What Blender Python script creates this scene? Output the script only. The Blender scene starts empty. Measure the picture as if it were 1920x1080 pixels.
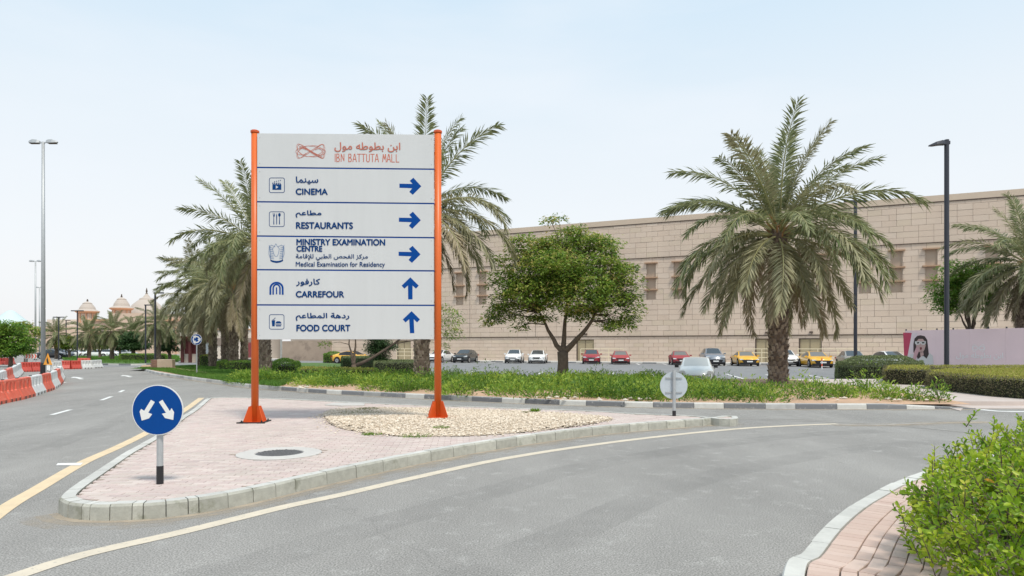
import bpy, bmesh, math, random
import numpy as np
from mathutils import Vector, Matrix
sc = bpy.context.scene
COL = sc.collection
R = math.radians
rnd = random.Random(7)
nr = np.random.default_rng(7)

# ------------------------------------------------------------------ camera, sky, sun, exposure
CAM_H, FPX, HZ = 1.65, 1280.0, 653.0
cam = bpy.data.cameras.new('camera'); cam_o = bpy.data.objects.new('camera', cam); COL.objects.link(cam_o)
cam.sensor_width = 36; cam.lens = 24.0; cam.shift_y = (HZ - 540) / 1920; cam.clip_end = 5000; cam.clip_start = .05
cam_o.location = (0, 0, CAM_H); cam_o.rotation_euler = (R(90), 0, 0)
sc.camera = cam_o
SUN_EL, SUN_AZ = 60, 150          # azimuth clockwise from +Y
w = bpy.data.worlds.new('World'); sc.world = w; w.use_nodes = True
nt = w.node_tree; N = nt.nodes; Lk = nt.links
bg = N['Background']; bg.inputs[1].default_value = 0.1
sky = N.new('ShaderNodeTexSky'); sky.sky_type = 'NISHITA'; sky.sun_disc = False
sky.sun_elevation = R(SUN_EL); sky.sun_rotation = R(SUN_AZ); sky.dust_density = 4; sky.air_density = 1.2
tc = N.new('ShaderNodeTexCoord'); sp = N.new('ShaderNodeSeparateXYZ'); Lk.new(tc.outputs['Generated'], sp.inputs[0])
rp = N.new('ShaderNodeValToRGB'); cr = rp.color_ramp
cr.elements[0].position = 0.0; cr.elements[0].color = (.872, .877, .89, 1)
cr.elements[1].position = 1.0; cr.elements[1].color = (.53, .72, .92, 1)
e = cr.elements.new(.10); e.color = (.866, .877, .895, 1)
e = cr.elements.new(.30); e.color = (.775, .84, .89, 1)
e = cr.elements.new(.48); e.color = (.60, .76, .885, 1)
Lk.new(sp.outputs[2], rp.inputs[0])
mp = N.new('ShaderNodeMapping'); mp.inputs['Scale'].default_value = (1.2, 1.2, 5.0); Lk.new(tc.outputs['Generated'], mp.inputs[0])
nz = N.new('ShaderNodeTexNoise'); nz.inputs['Scale'].default_value = 1.6; nz.inputs['Detail'].default_value = 5; Lk.new(mp.outputs[0], nz.inputs[0])
cr2 = N.new('ShaderNodeValToRGB'); cr2.color_ramp.elements[0].position = .45; cr2.color_ramp.elements[1].position = .75
cr2.color_ramp.elements[1].color = (.75, .75, .75, 1)
Lk.new(nz.outputs[0], cr2.inputs[0])
mxc = N.new('ShaderNodeMixRGB'); Lk.new(cr2.outputs[0], mxc.inputs[0]); Lk.new(rp.outputs[0], mxc.inputs[1]); mxc.inputs[2].default_value = (.84, .88, .92, 1)
sc4 = N.new('ShaderNodeVectorMath'); sc4.operation = 'SCALE'; sc4.inputs['Scale'].default_value = 5.6; Lk.new(mxc.outputs[0], sc4.inputs[0])
mx = N.new('ShaderNodeMixRGB'); mx.inputs[0].default_value = .90
Lk.new(sky.outputs[0], mx.inputs[1]); Lk.new(sc4.outputs[0], mx.inputs[2]); Lk.new(mx.outputs[0], bg.inputs[0])
sl = bpy.data.lights.new('sun', 'SUN'); sl.energy = 1.5; sl.angle = R(11); sl.color = (1, .93, .82)
so = bpy.data.objects.new('sun', sl); COL.objects.link(so); so.location = (0, 0, 60)
sd = Vector((math.sin(R(SUN_AZ)) * math.cos(R(SUN_EL)), math.cos(R(SUN_AZ)) * math.cos(R(SUN_EL)), math.sin(R(SUN_EL))))
so.rotation_euler = sd.to_track_quat('Z', 'Y').to_euler()
vs = sc.view_settings; vs.view_transform = 'Standard'; vs.look = 'None'; vs.gamma = 1; vs.use_curve_mapping = False
vs.exposure = 1.0
sc.cycles.max_bounces = 6; sc.cycles.diffuse_bounces = 3; sc.cycles.transparent_max_bounces = 8

# ------------------------------------------------------------------ helpers
def G(u, v, z=0.0):
    """ground point seen at photograph pixel (u, v), at height z"""
    d = (CAM_H - z) * FPX / (v - HZ)
    return ((u - 960) / FPX * d, d)
def X(u, d): return (u - 960) / FPX * d
def Z(v, d): return CAM_H + (HZ - v) * d / FPX

MATS = {}
def mat(name, col, rough=.7, metal=0.0, var=0.0, noise=None, col2=None, bump=None, transl=0, coat=0, wear=None, attr_mix=None):
    """col; var: brightness spread by face attribute 'var'; noise=(scale, amount[, stretch]); attr_mix: second colour mixed by 'var';
    wear=(colour, scale, threshold) patches; bump=(scale, distance)"""
    if name in MATS: return MATS[name]
    m = bpy.data.materials.new(name); m.use_nodes = True; t = m.node_tree; n = t.nodes; l = t.links
    p = n['Principled BSDF']; p.inputs['Roughness'].default_value = rough; p.inputs['Metallic'].default_value = metal
    if coat: p.inputs['Coat Weight'].default_value = coat; p.inputs['Coat Roughness'].default_value = .06
    rgb = n.new('ShaderNodeRGB'); rgb.outputs[0].default_value = (*col, 1); out = rgb.outputs[0]
    geo = n.new('ShaderNodeNewGeometry'); pos = geo.outputs['Position']
    at = None
    if attr_mix or var:
        at = n.new('ShaderNodeAttribute'); at.attribute_name = 'var'
    if attr_mix:
        r2 = n.new('ShaderNodeValToRGB'); els = r2.color_ramp.elements
        cs = [col] + list(attr_mix); els[0].color = (*cs[0], 1); els[1].color = (*cs[-1], 1)
        for i, c in enumerate(cs[1:-1]):
            q = els.new((i + 1) / (len(cs) - 1)); q.color = (*c, 1)
        l.new(at.outputs['Fac'], r2.inputs[0]); out = r2.outputs[0]
    if var and not attr_mix:
        mr = n.new('ShaderNodeMapRange'); mr.inputs[3].default_value = 1 - var; mr.inputs[4].default_value = 1 + var
        l.new(at.outputs['Fac'], mr.inputs[0])
        h = n.new('ShaderNodeVectorMath'); h.operation = 'SCALE'; l.new(out, h.inputs[0]); l.new(mr.outputs[0], h.inputs['Scale']); out = h.outputs[0]
    if noise:
        tx = n.new('ShaderNodeTexNoise'); tx.inputs['Scale'].default_value = noise[0]; tx.inputs['Detail'].default_value = 6; tx.inputs['Roughness'].default_value = .65
        if len(noise) > 2:
            mpp = n.new('ShaderNodeMapping'); mpp.inputs['Scale'].default_value = noise[2]; l.new(pos, mpp.inputs[0]); l.new(mpp.outputs[0], tx.inputs[0])
        else: l.new(pos, tx.inputs[0])
        mr = n.new('ShaderNodeMapRange'); mr.inputs[1].default_value = .25; mr.inputs[2].default_value = .75
        mr.inputs[3].default_value = 1 - noise[1]; mr.inputs[4].default_value = 1 + noise[1]; l.new(tx.outputs[0], mr.inputs[0])
        h = n.new('ShaderNodeVectorMath'); h.operation = 'SCALE'; l.new(out, h.inputs[0]); l.new(mr.outputs[0], h.inputs['Scale']); out = h.outputs[0]
    if wear:
        wcol, wsc, th = wear[:3]
        tx = n.new('ShaderNodeTexNoise'); tx.inputs['Scale'].default_value = wsc; tx.inputs['Detail'].default_value = 8; tx.inputs['Roughness'].default_value = .7
        l.new(pos, tx.inputs[0])
        mr = n.new('ShaderNodeMapRange'); mr.inputs[1].default_value = th; mr.inputs[2].default_value = th + .12; l.new(tx.outputs[0], mr.inputs[0])
        mm = n.new('ShaderNodeMixRGB'); mm.inputs[2].default_value = (*wcol, 1); l.new(mr.outputs[0], mm.inputs[0]); l.new(out, mm.inputs[1]); out = mm.outputs[0]
    l.new(out, p.inputs['Base Color'])
    if bump:
        tb = n.new('ShaderNodeTexNoise'); tb.inputs['Scale'].default_value = bump[0]; tb.inputs['Detail'].default_value = 4; l.new(pos, tb.inputs[0])
        bn = n.new('ShaderNodeBump'); bn.inputs['Distance'].default_value = bump[1]; bn.inputs['Strength'].default_value = 1
        l.new(tb.outputs[0], bn.inputs['Height']); l.new(bn.outputs[0], p.inputs['Normal'])
    if transl:
        tr = n.new('ShaderNodeBsdfTranslucent'); l.new(out, tr.inputs[0])
        ms = n.new('ShaderNodeMixShader'); ms.inputs[0].default_value = transl
        l.new(p.outputs[0], ms.inputs[1]); l.new(tr.outputs[0], ms.inputs[2]); l.new(ms.outputs[0], n['Material Output'].inputs[0])
    MATS[name] = m
    return m

def link(name, me, parent=None, loc=None):
    o = bpy.data.objects.new(name, me); COL.objects.link(o)
    if parent is not None: o.parent = parent
    if loc is not None: o.location = loc
    return o
def tag(o, label=None, cat=None, group=None, kind=None):
    if label: o['label'] = label
    if cat: o['category'] = cat
    if group: o['group'] = group
    if kind: o['kind'] = kind
    return o
def thing(name, label, cat, loc=(0, 0, 0), rz=0.0, group=None):
    o = bpy.data.objects.new(name, None); COL.objects.link(o); o.location = loc; o.rotation_euler = (0, 0, rz)
    return tag(o, label, cat, group)
def structure(name, loc=(0, 0, 0)):
    o = bpy.data.objects.new(name, None); COL.objects.link(o); o.location = loc; o['kind'] = 'structure'; return o

class MB:
    def __init__(s): s.v = []; s.f = []; s.var = []; s.mi = []; s.m = 0; s.vv = None
    def add(s, vs_, fs, var=None):
        b = len(s.v); s.v += [tuple(p) for p in vs_]
        vv = s.vv if s.vv is not None else var
        if vv is None: vv = rnd.random()
        for f in fs: s.f.append(tuple(b + i for i in f)); s.var.append(vv); s.mi.append(s.m)
        return s
    def box(s, c, d, rz=0, M=None):
        x, y, z = d[0] / 2, d[1] / 2, d[2] / 2
        P = [Vector((sx * x, sy * y, sz * z)) for sz in (-1, 1) for sy in (-1, 1) for sx in (-1, 1)]
        if M is None: M = Matrix.Rotation(rz, 3, 'Z')
        P = [M @ p + Vector(c) for p in P]
        return s.add(P, [(0, 2, 3, 1), (4, 5, 7, 6), (0, 1, 5, 4), (2, 6, 7, 3), (0, 4, 6, 2), (1, 3, 7, 5)])
    def cbox(s, c, d, ch, rz=0):
        """box with chamfered upright and top edges"""
        x, y, z = d[0] / 2, d[1] / 2, d[2] / 2
        def ring(ax, ay, zz, k): return [(-ax + k, -ay, zz), (ax - k, -ay, zz), (ax, -ay + k, zz), (ax, ay - k, zz), (ax - k, ay, zz), (-ax + k, ay, zz), (-ax, ay - k, zz), (-ax, -ay + k, zz)]
        P = ring(x, y, -z, ch) + ring(x, y, z - ch, ch) + ring(x - ch, y - ch, z, ch * .7)
        M = Matrix.Rotation(rz, 3, 'Z'); P = [M @ Vector(p) + Vector(c) for p in P]
        F = [tuple(range(7, -1, -1)), tuple(range(16, 24))]
        for r in (0, 8):
            for i in range(8): j = (i + 1) % 8; F.append((r + i, r + j, r + 8 + j, r + 8 + i))
        return s.add(P, F)
    def prism(s, poly, z0, z1):
        """poly: (x, y) counter-clockwise, extruded upward"""
        n = len(poly); P = [(x, y, z0) for x, y in poly] + [(x, y, z1) for x, y in poly]
        return s.add(P, [tuple(range(n - 1, -1, -1)), tuple(range(n, 2 * n))] + [(i, (i + 1) % n, n + (i + 1) % n, n + i) for i in range(n)])
    def plate(s, poly, y0, y1):
        """poly: (x, z) outline, extruded along y from y0 (front) to y1 (back)"""
        n = len(poly); P = [(x, y0, z) for x, z in poly] + [(x, y1, z) for x, z in poly]
        return s.add(P, [tuple(range(n)), tuple(range(2 * n - 1, n - 1, -1))] + [(i, n + i, n + (i + 1) % n, (i + 1) % n) for i in range(n)])
    def tube(s, pts, rad, seg=8, cap=True):
        pts = [Vector(p) for p in pts]; n = len(pts)
        if not hasattr(rad, '__len__'): rad = [rad] * n
        P = []; ref = Vector((0, 0, 1))
        for i, p in enumerate(pts):
            t = (pts[min(i + 1, n - 1)] - pts[max(i - 1, 0)]).normalized()
            if i == 0:
                a = t.orthogonal().normalized()
            else:
                a = (a - t * a.dot(t)).normalized()
            b = t.cross(a)
            for k in range(seg):
                an = 2 * math.pi * k / seg
                P.append(p + (a * math.cos(an) + b * math.sin(an)) * rad[i])
        F = [(i * seg + k, i * seg + (k + 1) % seg, (i + 1) * seg + (k + 1) % seg, (i + 1) * seg + k) for i in range(n - 1) for k in range(seg)]
        if cap: F += [tuple(range(seg - 1, -1, -1)), tuple((n - 1) * seg + k for k in range(seg))]
        return s.add(P, F)
    def lathe(s, prof, c=(0, 0, 0), seg=24):
        P = [(c[0] + r * math.cos(2 * math.pi * k / seg), c[1] + r * math.sin(2 * math.pi * k / seg), c[2] + z) for r, z in prof for k in range(seg)]
        n = len(prof)
        F = [(i * seg + k, i * seg + (k + 1) % seg, (i + 1) * seg + (k + 1) % seg, (i + 1) * seg + k) for i in range(n - 1) for k in range(seg)]
        F += [tuple(range(seg - 1, -1, -1)), tuple((n - 1) * seg + k for k in range(seg))]
        return s.add(P, F)
    def mesh(s, name, m, smooth=False):
        me = bpy.data.meshes.new(name); me.from_pydata(s.v, [], s.f)
        for q in (m if isinstance(m, (list, tuple)) else [m]): me.materials.append(q)
        if isinstance(m, (list, tuple)): me.polygons.foreach_set('material_index', s.mi)
        a = me.attributes.new('var', 'FLOAT', 'FACE'); a.data.foreach_set('value', s.var)
        if smooth: me.polygons.foreach_set('use_smooth', [True] * len(me.polygons))
        me.update(); return me
    def build(s, name, m, parent=None, loc=None, smooth=False): return link(name, s.mesh(name, m, smooth), parent, loc)

def cards(P, D, Nn, L, W, var, m, name='leaves', curl=0.0):
    """diamond leaf for every base point P along D, face normal about Nn (numpy arrays)"""
    P = np.asarray(P, float); D = np.asarray(D, float); D /= np.linalg.norm(D, axis=1)[:, None] + 1e-9
    S = np.cross(D, Nn); S /= np.linalg.norm(S, axis=1)[:, None] + 1e-9
    L = np.asarray(L)[:, None] * np.ones((len(P), 1)); W = np.asarray(W)[:, None] * np.ones((len(P), 1))
    V = np.empty((len(P), 4, 3)); V[:, 0] = P; V[:, 1] = P + D * L * .45 + S * W / 2; V[:, 2] = P + D * L; V[:, 3] = P + D * L * .45 - S * W / 2
    if curl: V[:, 2, 2] -= (L * curl)[:, 0]
    n = len(P); me = bpy.data.meshes.new(name)
    me.vertices.add(n * 4); me.vertices.foreach_set('co', V.reshape(-1))
    me.loops.add(n * 4); me.loops.foreach_set('vertex_index', np.arange(n * 4))
    me.polygons.add(n); me.polygons.foreach_set('loop_start', np.arange(n) * 4)
    me.materials.append(m)
    me.update(calc_edges=True)
    a = me.attributes.new('var', 'FLOAT', 'FACE'); a.data.foreach_set('value', np.clip(var, 0, 1).astype(np.float32))
    return me
def runit(n):
    v = nr.normal(size=(n, 3)); return v / np.linalg.norm(v, axis=1)[:, None]

def smoothline(pts, step=.3):
    """Catmull-Rom through 2-D points, resampled at even step"""
    P = [Vector(p) for p in pts]; P = [P[0] * 2 - P[1]] + P + [P[-1] * 2 - P[-2]]; out = []
    for i in range(1, len(P) - 2):
        for k in range(12):
            t = k / 12; a, b, c, d = P[i - 1], P[i], P[i + 1], P[i + 2]
            out.append(.5 * ((2 * b) + (c - a) * t + (2 * a - 5 * b + 4 * c - d) * t * t + (3 * b - a - 3 * c + d) * t ** 3))
    out.append(P[-2])
    res = [out[0]]; acc = 0
    for a, b in zip(out, out[1:]):
        seg = (b - a).length
        while acc + seg >= step:
            a = a + (b - a) * ((step - acc) / max(seg, 1e-9)); seg = (b - a).length; res.append(a.copy()); acc = 0
        acc += seg
    if (res[-1] - out[-1]).length > step * .4: res.append(out[-1])
    return res
def normals(L, closed=False):
    out = []; n = len(L)
    for i in range(n):
        t = (L[min(i + 1, n - 1)] - L[max(i - 1, 0)])
        if closed: t = L[(i + 1) % n] - L[(i - 1) % n]
        t = t.normalized(); out.append(Vector((-t.y, t.x)))      # left of travel
    return out
def offset(L, d): return [p + n * d for p, n in zip(L, normals(L))]
def ribbon(L, w0, w1, z, name, m, parent):
    if 'crack' in name or 'seam' in name:
        q_ = random.Random(len(L)); ox = oy = 0; L2 = []
        for p in L: ox = ox * .85 + q_.uniform(-.03, .03); oy = oy * .85 + q_.uniform(-.03, .03); L2.append(p + Vector((ox, oy)))
        L = L2
    """flat strip between offsets w0 and w1 left of the line"""
    Nn = normals(L); P = []; F = []
    for p, n in zip(L, Nn): a = p + n * w0; b = p + n * w1; P += [(a.x, a.y, z), (b.x, b.y, z)]
    F = [(2 * i, 2 * i + 2, 2 * i + 3, 2 * i + 1) for i in range(len(L) - 1)]
    return MB().add(P, F, .5).build(name, m, parent)
def inside(p, poly):
    x, y = p[0], p[1]; c = False; j = len(poly) - 1
    for i in range(len(poly)):
        xi, yi = poly[i][0], poly[i][1]; xj, yj = poly[j][0], poly[j][1]
        if (yi > y) != (yj > y) and x < (xj - xi) * (y - yi) / (yj - yi) + xi: c = not c
        j = i
    return c
def snap(p, poly):
    best = None
    for i in range(len(poly)):
        a = Vector(poly[i][:2]); b = Vector(poly[(i + 1) % len(poly)][:2]); ab = b - a
        t = max(0, min(1, (Vector(p) - a).dot(ab) / max(ab.length_squared, 1e-9))); q = a + ab * t
        dd = (q - Vector(p)).length
        if best is None or dd < best[0]: best = (dd, q)
    return best[1]

def kerb_stones(parent, line, wid, z0, z1, pattern, mats, gap=.012, bevel=.03, tips=None, step=.1, topm=None):
    """line: dense points; stones run on the left side of travel; the right side is the road face. pattern(i, s)->(length, material index)"""
    n = len(line); Nn = normals(line); i = 0; k = 0; s = 0
    while i < n - 1:
        ln, mi = pattern(k, s); j = min(n - 1, i + max(1, round(ln / step)))
        if n - 1 - j < 2: j = n - 1
        P = []; F = []; q = list(range(i, j + 1))
        if len(q) > 5: q = q[::max(1, len(q) // 4)]; q = q if q[-1] == j else q + [j]
        dz = rnd.uniform(-.003, .003); dw = rnd.uniform(-.004, .004)
        for a in q:
            p = line[a].copy(); nn = Nn[a]; t = Vector((nn.y, -nn.x))
            if a == i: p += t * gap / 2
            if a == j: p -= t * gap / 2
            zt = z1 + dz
            if tips is not None: zt = z0 + .01 + (z1 - z0 - .01) * tips(a / (n - 1))
            bv = min(bevel, (zt - z0) * .4)
            for off, zz in ((dw, z0 - .1), (dw + .012, zt - bv), (dw + .012 + bv * .7, zt), (wid, zt), (wid, z0 - .1)):
                r = p + nn * off; P.append((r.x, r.y, zz))
        m5 = len(q)
        for a in range(m5 - 1):
            for b in range(5): F.append((a * 5 + b, a * 5 + (b + 1) % 5, (a + 1) * 5 + (b + 1) % 5, (a + 1) * 5 + b))
        F += [(4, 3, 2, 1, 0), tuple((m5 - 1) * 5 + b for b in range(5))]
        F = [tuple(reversed(f)) for f in F]
        mb = MB().add(P, F)
        if topm is not None: mb.mi = [1 if (q_ < (m5 - 1) * 5 and q_ % 5 == 2) else 0 for q_ in range(len(F))]; mb.build('kerb_stone', [mats[mi], topm], parent)
        else: mb.build('kerb_stone', mats[mi], parent)
        s += (j - i) * step; i = j; k += 1

def pavers(parent, poly, z, ang, size, m, skip=(), most=300, name='paving_brick', shift=.5, thick=.05):
    """clay pavers in running bond inside poly; the nearest ones are parts, the rest one mass"""
    L, Wd = size; g = .006
    c = Vector((sum(p[0] for p in poly) / len(poly), sum(p[1] for p in poly) / len(poly))); M = Matrix.Rotation(ang, 2)
    Rr = max((Vector(p[:2]) - c).length for p in poly) + 1
    xs = [p[0] for p in poly]; out = []
    ni = int(Rr / L) + 1; nj = int(Rr / Wd) + 1
    for j in range(-nj, nj):
        for i in range(-ni, ni):
            o = Vector(((i + (shift if j % 2 else 0)) * L, j * Wd))
            cc = c + M @ (o + Vector((L / 2, Wd / 2)))
            if not inside(cc, poly): continue
            if any(inside(cc, h) for h in skip): continue
            q = [c + M @ (o + Vector(t)) for t in ((g / 2, g / 2), (L - g / 2, g / 2), (L - g / 2, Wd - g / 2), (g / 2, Wd - g / 2))]
            q = [p if inside(p, poly) else snap(p, poly) for p in q]
            for h in skip: q = [snap(p, h) if inside(p, h) else p for p in q]
            out.append((cc.length, q))
    out.sort(key=lambda t: t[0])
    mass = MB()
    for k, (dd, q) in enumerate(out):
        zt = z + rnd.uniform(-.0025, .0025); cen = sum((p for p in q), Vector((0, 0))) / 4
        P = [(p.x, p.y, z - thick) for p in q] + [(p.x, p.y, zt - .004) for p in q] + [((p + (cen - p) * .05).x, (p + (cen - p) * .05).y, zt) for p in q]
        F = [(8, 9, 10, 11)] + [(r + i, r + (i + 1) % 4, r + 4 + (i + 1) % 4, r + 4 + i) for r in (0, 4) for i in range(4)]
        if k < most:
            MB().add(P, F).build(name, m, parent)
        else: mass.add(P, F)
    if mass.v: tag(mass.build('paving_bricks_beyond', m, parent), kind='stuff')

def text_mesh(name, s, m, parent, box, y, bold=0.0, strikes=1, keep=False):
    """box = (x0, z0, x1, z1) in the parent's x-z plane; every glyph a little proud of the last so that none coincide"""
    c = bpy.data.curves.new('t', 'FONT'); c.body = s; c.size = 1; c.extrude = 0
    o = bpy.data.objects.new('t', c); COL.objects.link(o); bpy.context.view_layer.update()
    me = bpy.data.meshes.new_from_object(o.evaluated_get(bpy.context.evaluated_depsgraph_get()))
    bpy.data.objects.remove(o)
    co = np.empty(len(me.vertices) * 3); me.vertices.foreach_get('co', co); co = co.reshape(-1, 3)
    par = list(range(len(co)))
    def fd(a):
        while par[a] != a: par[a] = par[par[a]]; a = par[a]
        return a
    fs = [tuple(p.vertices) for p in me.polygons]
    for f in fs:
        for q in f[1:]: par[fd(q)] = fd(f[0])
    ids = {}; isl = np.array([ids.setdefault(fd(i), len(ids)) for i in range(len(co))])
    lo = co.min(0); hi = co.max(0); x0, z0, x1, z1 = box
    sx = (x1 - x0) / (hi[0] - lo[0]); sz = (z1 - z0) / (hi[1] - lo[1])
    if keep: sx = sz = min(sx, sz)
    mb = MB()
    offs = [(0, 0)] if strikes == 1 else [(-bold, 0), (bold, 0), (0, bold), (0, -bold), (0, 0)]
    for k, (ox, oz) in enumerate(offs):
        P = [(x0 + (c_[0] - lo[0]) * sx + ox, y - .0006 * ((isl[i] % 3) + 3 * k) - .001, z0 + (c_[1] - lo[1]) * sz + oz) for i, c_ in enumerate(co)]
        mb.add(P, fs, .5)
    bpy.data.meshes.remove(me)
    return mb.build(name, m, parent)
def ar(*words): return ' '.join(''.join(chr(int(c, 16)) for c in reversed(x.split())) for x in reversed(words))

# ------------------------------------------------------------------ materials
ASPH = (.270, .260, .243)
M_asph = mat('asphalt', ASPH, .88, noise=(.45, .22, (1, .35, 1)), wear=((.335, .325, .305), 3.5, .55), bump=(140, .004))
for m_ in (): pass
def tune_asphalt():
    n = M_asph.node_tree.nodes; l = M_asph.node_tree.links; p = n['Principled BSDF']
    src = p.inputs['Base Color'].links[0].from_socket; geo = n.new('ShaderNodeNewGeometry')
    tx = n.new('ShaderNodeTexNoise'); tx.inputs['Scale'].default_value = 70; tx.inputs['Detail'].default_value = 3; l.new(geo.outputs['Position'], tx.inputs[0])
    mr = n.new('ShaderNodeMapRange'); mr.inputs[1].default_value = .3; mr.inputs[2].default_value = .7; mr.inputs[3].default_value = .48; mr.inputs[4].default_value = 1.50; l.new(tx.outputs[0], mr.inputs[0])
    h = n.new('ShaderNodeVectorMath'); h.operation = 'SCALE'; l.new(src, h.inputs[0]); l.new(mr.outputs[0], h.inputs['Scale'])
    # hairline cracks
    vo = n.new('ShaderNodeTexVoronoi'); vo.feature = 'DISTANCE_TO_EDGE'; vo.inputs['Scale'].default_value = .16
    nz_ = n.new('ShaderNodeTexNoise'); nz_.inputs['Scale'].default_value = 1.3; nz_.inputs['Detail'].default_value = 6; l.new(geo.outputs['Position'], nz_.inputs[0])
    vm = n.new('ShaderNodeMixRGB'); vm.blend_type = 'ADD'; vm.inputs[0].default_value = .9; l.new(geo.outputs['Position'], vm.inputs[1]); l.new(nz_.outputs['Color'], vm.inputs[2]); l.new(vm.outputs[0], vo.inputs[0])
    m2 = n.new('ShaderNodeMapRange'); m2.inputs[1].default_value = 0; m2.inputs[2].default_value = .0022; m2.inputs[3].default_value = .82; m2.inputs[4].default_value = 1; l.new(vo.outputs[0], m2.inputs[0])
    h2 = n.new('ShaderNodeVectorMath'); h2.operation = 'SCALE'; l.new(h.outputs[0], h2.inputs[0]); l.new(m2.outputs[0], h2.inputs['Scale']); l.new(h2.outputs[0], p.inputs['Base Color'])
tune_asphalt()
M_park = mat('parking asphalt', (.215, .22, .225), .9, noise=(.5, .12), bump=(90, .003))
M_yel = mat('worn yellow road paint', (.66, .52, .34), .8, wear=(ASPH, 22, .60), noise=(3, .12))
M_yel2 = mat('worn cream road paint', (.60, .53, .42), .8, wear=(ASPH, 18, .57), noise=(3, .12))
M_wht = mat('worn white road paint', (.72, .72, .70), .8, wear=(ASPH, 14, .58))
M_sealant = mat('crack sealant', (.17, .165, .155), .8)
M_joint = mat('sandy road seam', (.36, .34, .31), .9, noise=(8, .2))
M_kerb = mat('kerb concrete', (.53, .525, .49), .85, var=.10, noise=(5, .13), wear=((.33, .33, .27), 6, .60), bump=(60, .003))
M_kerbw = mat('painted white kerb', (.52, .515, .485), .8, var=.08, noise=(6, .12), wear=((.35, .34, .32), 9, .62))
M_kerbb = mat('painted black kerb', (.17, .175, .185), .75, var=.25, wear=((.36, .355, .34), 7, .56))
M_pav = mat('pink paver', (.50, .405, .375), .88, attr_mix=[(.545, .445, .41), (.50, .43, .385), (.585, .50, .455), (.46, .375, .35)], noise=(1.1, .08), bump=(120, .0015))
M_pav2 = mat('tan paver', (.50, .365, .31), .88, attr_mix=[(.57, .435, .37), (.52, .39, .33), (.61, .475, .41)], noise=(1.4, .09), bump=(120, .0015))
M_mortar = mat('joint sand', (.20, .165, .135), .95, noise=(20, .2))
M_sand = mat('red sandy soil', (.50, .33, .22), .95, noise=(2.5, .22), bump=(30, .02))
M_ground = mat('dusty ground', (.42, .36, .29), .95, noise=(.2, .15))
M_conc = mat('pale concrete', (.52, .50, .47), .9, noise=(1.2, .12), bump=(40, .002))
M_walk = mat('pinkish walk', (.52, .45, .41), .9, noise=(1.5, .1))
M_orange = mat('orange sign paint', (.64, .125, .018), .42, noise=(2, .06))
M_orange2 = mat('orange sign foot paint', (.58, .085, .012), .45, noise=(5, .10))
M_panel = mat('pale grey sign panel', (.56, .575, .58), .42, noise=(2.2, .045, (1, 1, .12)), wear=((.47, .48, .475), 9, .66))
M_blue = mat('sign blue', (.001, .055, .26), .7)
M_bluedark = mat('sign dark blue', (.002, .045, .17), .7)
M_blue2 = mat('road sign blue', (.002, .055, .25), .6, noise=(9, .05))
M_signwhite = mat('road sign white', (.72, .73, .72), .4)
M_terra = mat('terracotta lettering', (.52, .17, .12), .6)
M_galv = mat('galvanised steel', (.42, .44, .45), .5, metal=.35, noise=(6, .1))
M_grey = mat('sign back grey', (.50, .55, .59), .5, metal=.2, noise=(8, .07))
M_black = mat('black paint', (.015, .015, .018), .5)
M_darkpole = mat('dark lamp pole', (.028, .032, .045), .45)
M_white = mat('white plastic', (.74, .75, .74), .45, noise=(4, .06))
M_barw = mat('white barrier plastic', (.70, .71, .70), .5, noise=(3, .1), wear=((.42, .38, .33), 7, .66))
M_barr = mat('red barrier plastic', (.72, .13, .075), .5, noise=(3, .12), wear=((.66, .34, .26), 6, .57))
M_barr2 = mat('dull red barrier plastic', (.50, .07, .05), .5, noise=(3, .12), wear=((.55, .28, .22), 5, .6))
M_trunk = mat('palm trunk', (.09, .065, .048), .95, attr_mix=[(.15, .11, .085), (.22, .17, .135), (.11, .08, .06)], noise=(9, .25), bump=(25, .02))
M_stub = mat('palm leaf stubs', (.10, .07, .05), .95, attr_mix=[(.20, .155, .12), (.34, .28, .22), (.14, .10, .07)], noise=(12, .2))
M_stub2 = mat('palm orange stubs', (.33, .17, .06), .9, attr_mix=[(.40, .23, .09), (.27, .15, .07)])
M_frond = mat('palm frond green', (.13, .17, .065), .5, attr_mix=[(.20, .23, .10), (.31, .33, .17), (.25, .26, .13)], transl=.34)
M_frondo = mat('palm frond dusty', (.20, .20, .10), .6, attr_mix=[(.29, .285, .16), (.38, .36, .22), (.32, .31, .18)], transl=.28)
M_frondd = mat('palm frond dry', (.24, .205, .12), .7, attr_mix=[(.33, .28, .17), (.42, .36, .25), (.31, .27, .18)], transl=.22)
M_rachis = mat('frond stem', (.30, .29, .13), .6)
M_bark = mat('tree bark', (.14, .105, .08), .95, noise=(7, .3), bump=(35, .02))
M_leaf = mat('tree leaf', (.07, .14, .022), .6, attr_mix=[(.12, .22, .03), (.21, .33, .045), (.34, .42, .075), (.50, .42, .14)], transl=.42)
M_leafd = mat('dark tree leaf', (.03, .07, .022), .6, attr_mix=[(.045, .10, .03), (.07, .135, .04)], transl=.25)
M_leafb = mat('bright tree leaf', (.06, .15, .02), .6, attr_mix=[(.11, .24, .03), (.18, .32, .04), (.28, .38, .06)], transl=.4)
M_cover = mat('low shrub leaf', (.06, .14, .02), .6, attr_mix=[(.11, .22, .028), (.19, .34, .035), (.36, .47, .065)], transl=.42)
M_grass = mat('lawn grass', (.07, .16, .02), .8, attr_mix=[(.10, .22, .03), (.14, .27, .04)], transl=.3)
M_turf = mat('lawn base', (.075, .15, .03), .95, noise=(3, .3))
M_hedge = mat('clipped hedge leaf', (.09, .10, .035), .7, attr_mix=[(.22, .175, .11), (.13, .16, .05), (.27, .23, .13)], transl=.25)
M_hedget = mat('hedge top leaf', (.27, .32, .045), .7, attr_mix=[(.36, .38, .06), (.44, .42, .09), (.46, .35, .13)], transl=.35)
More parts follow.
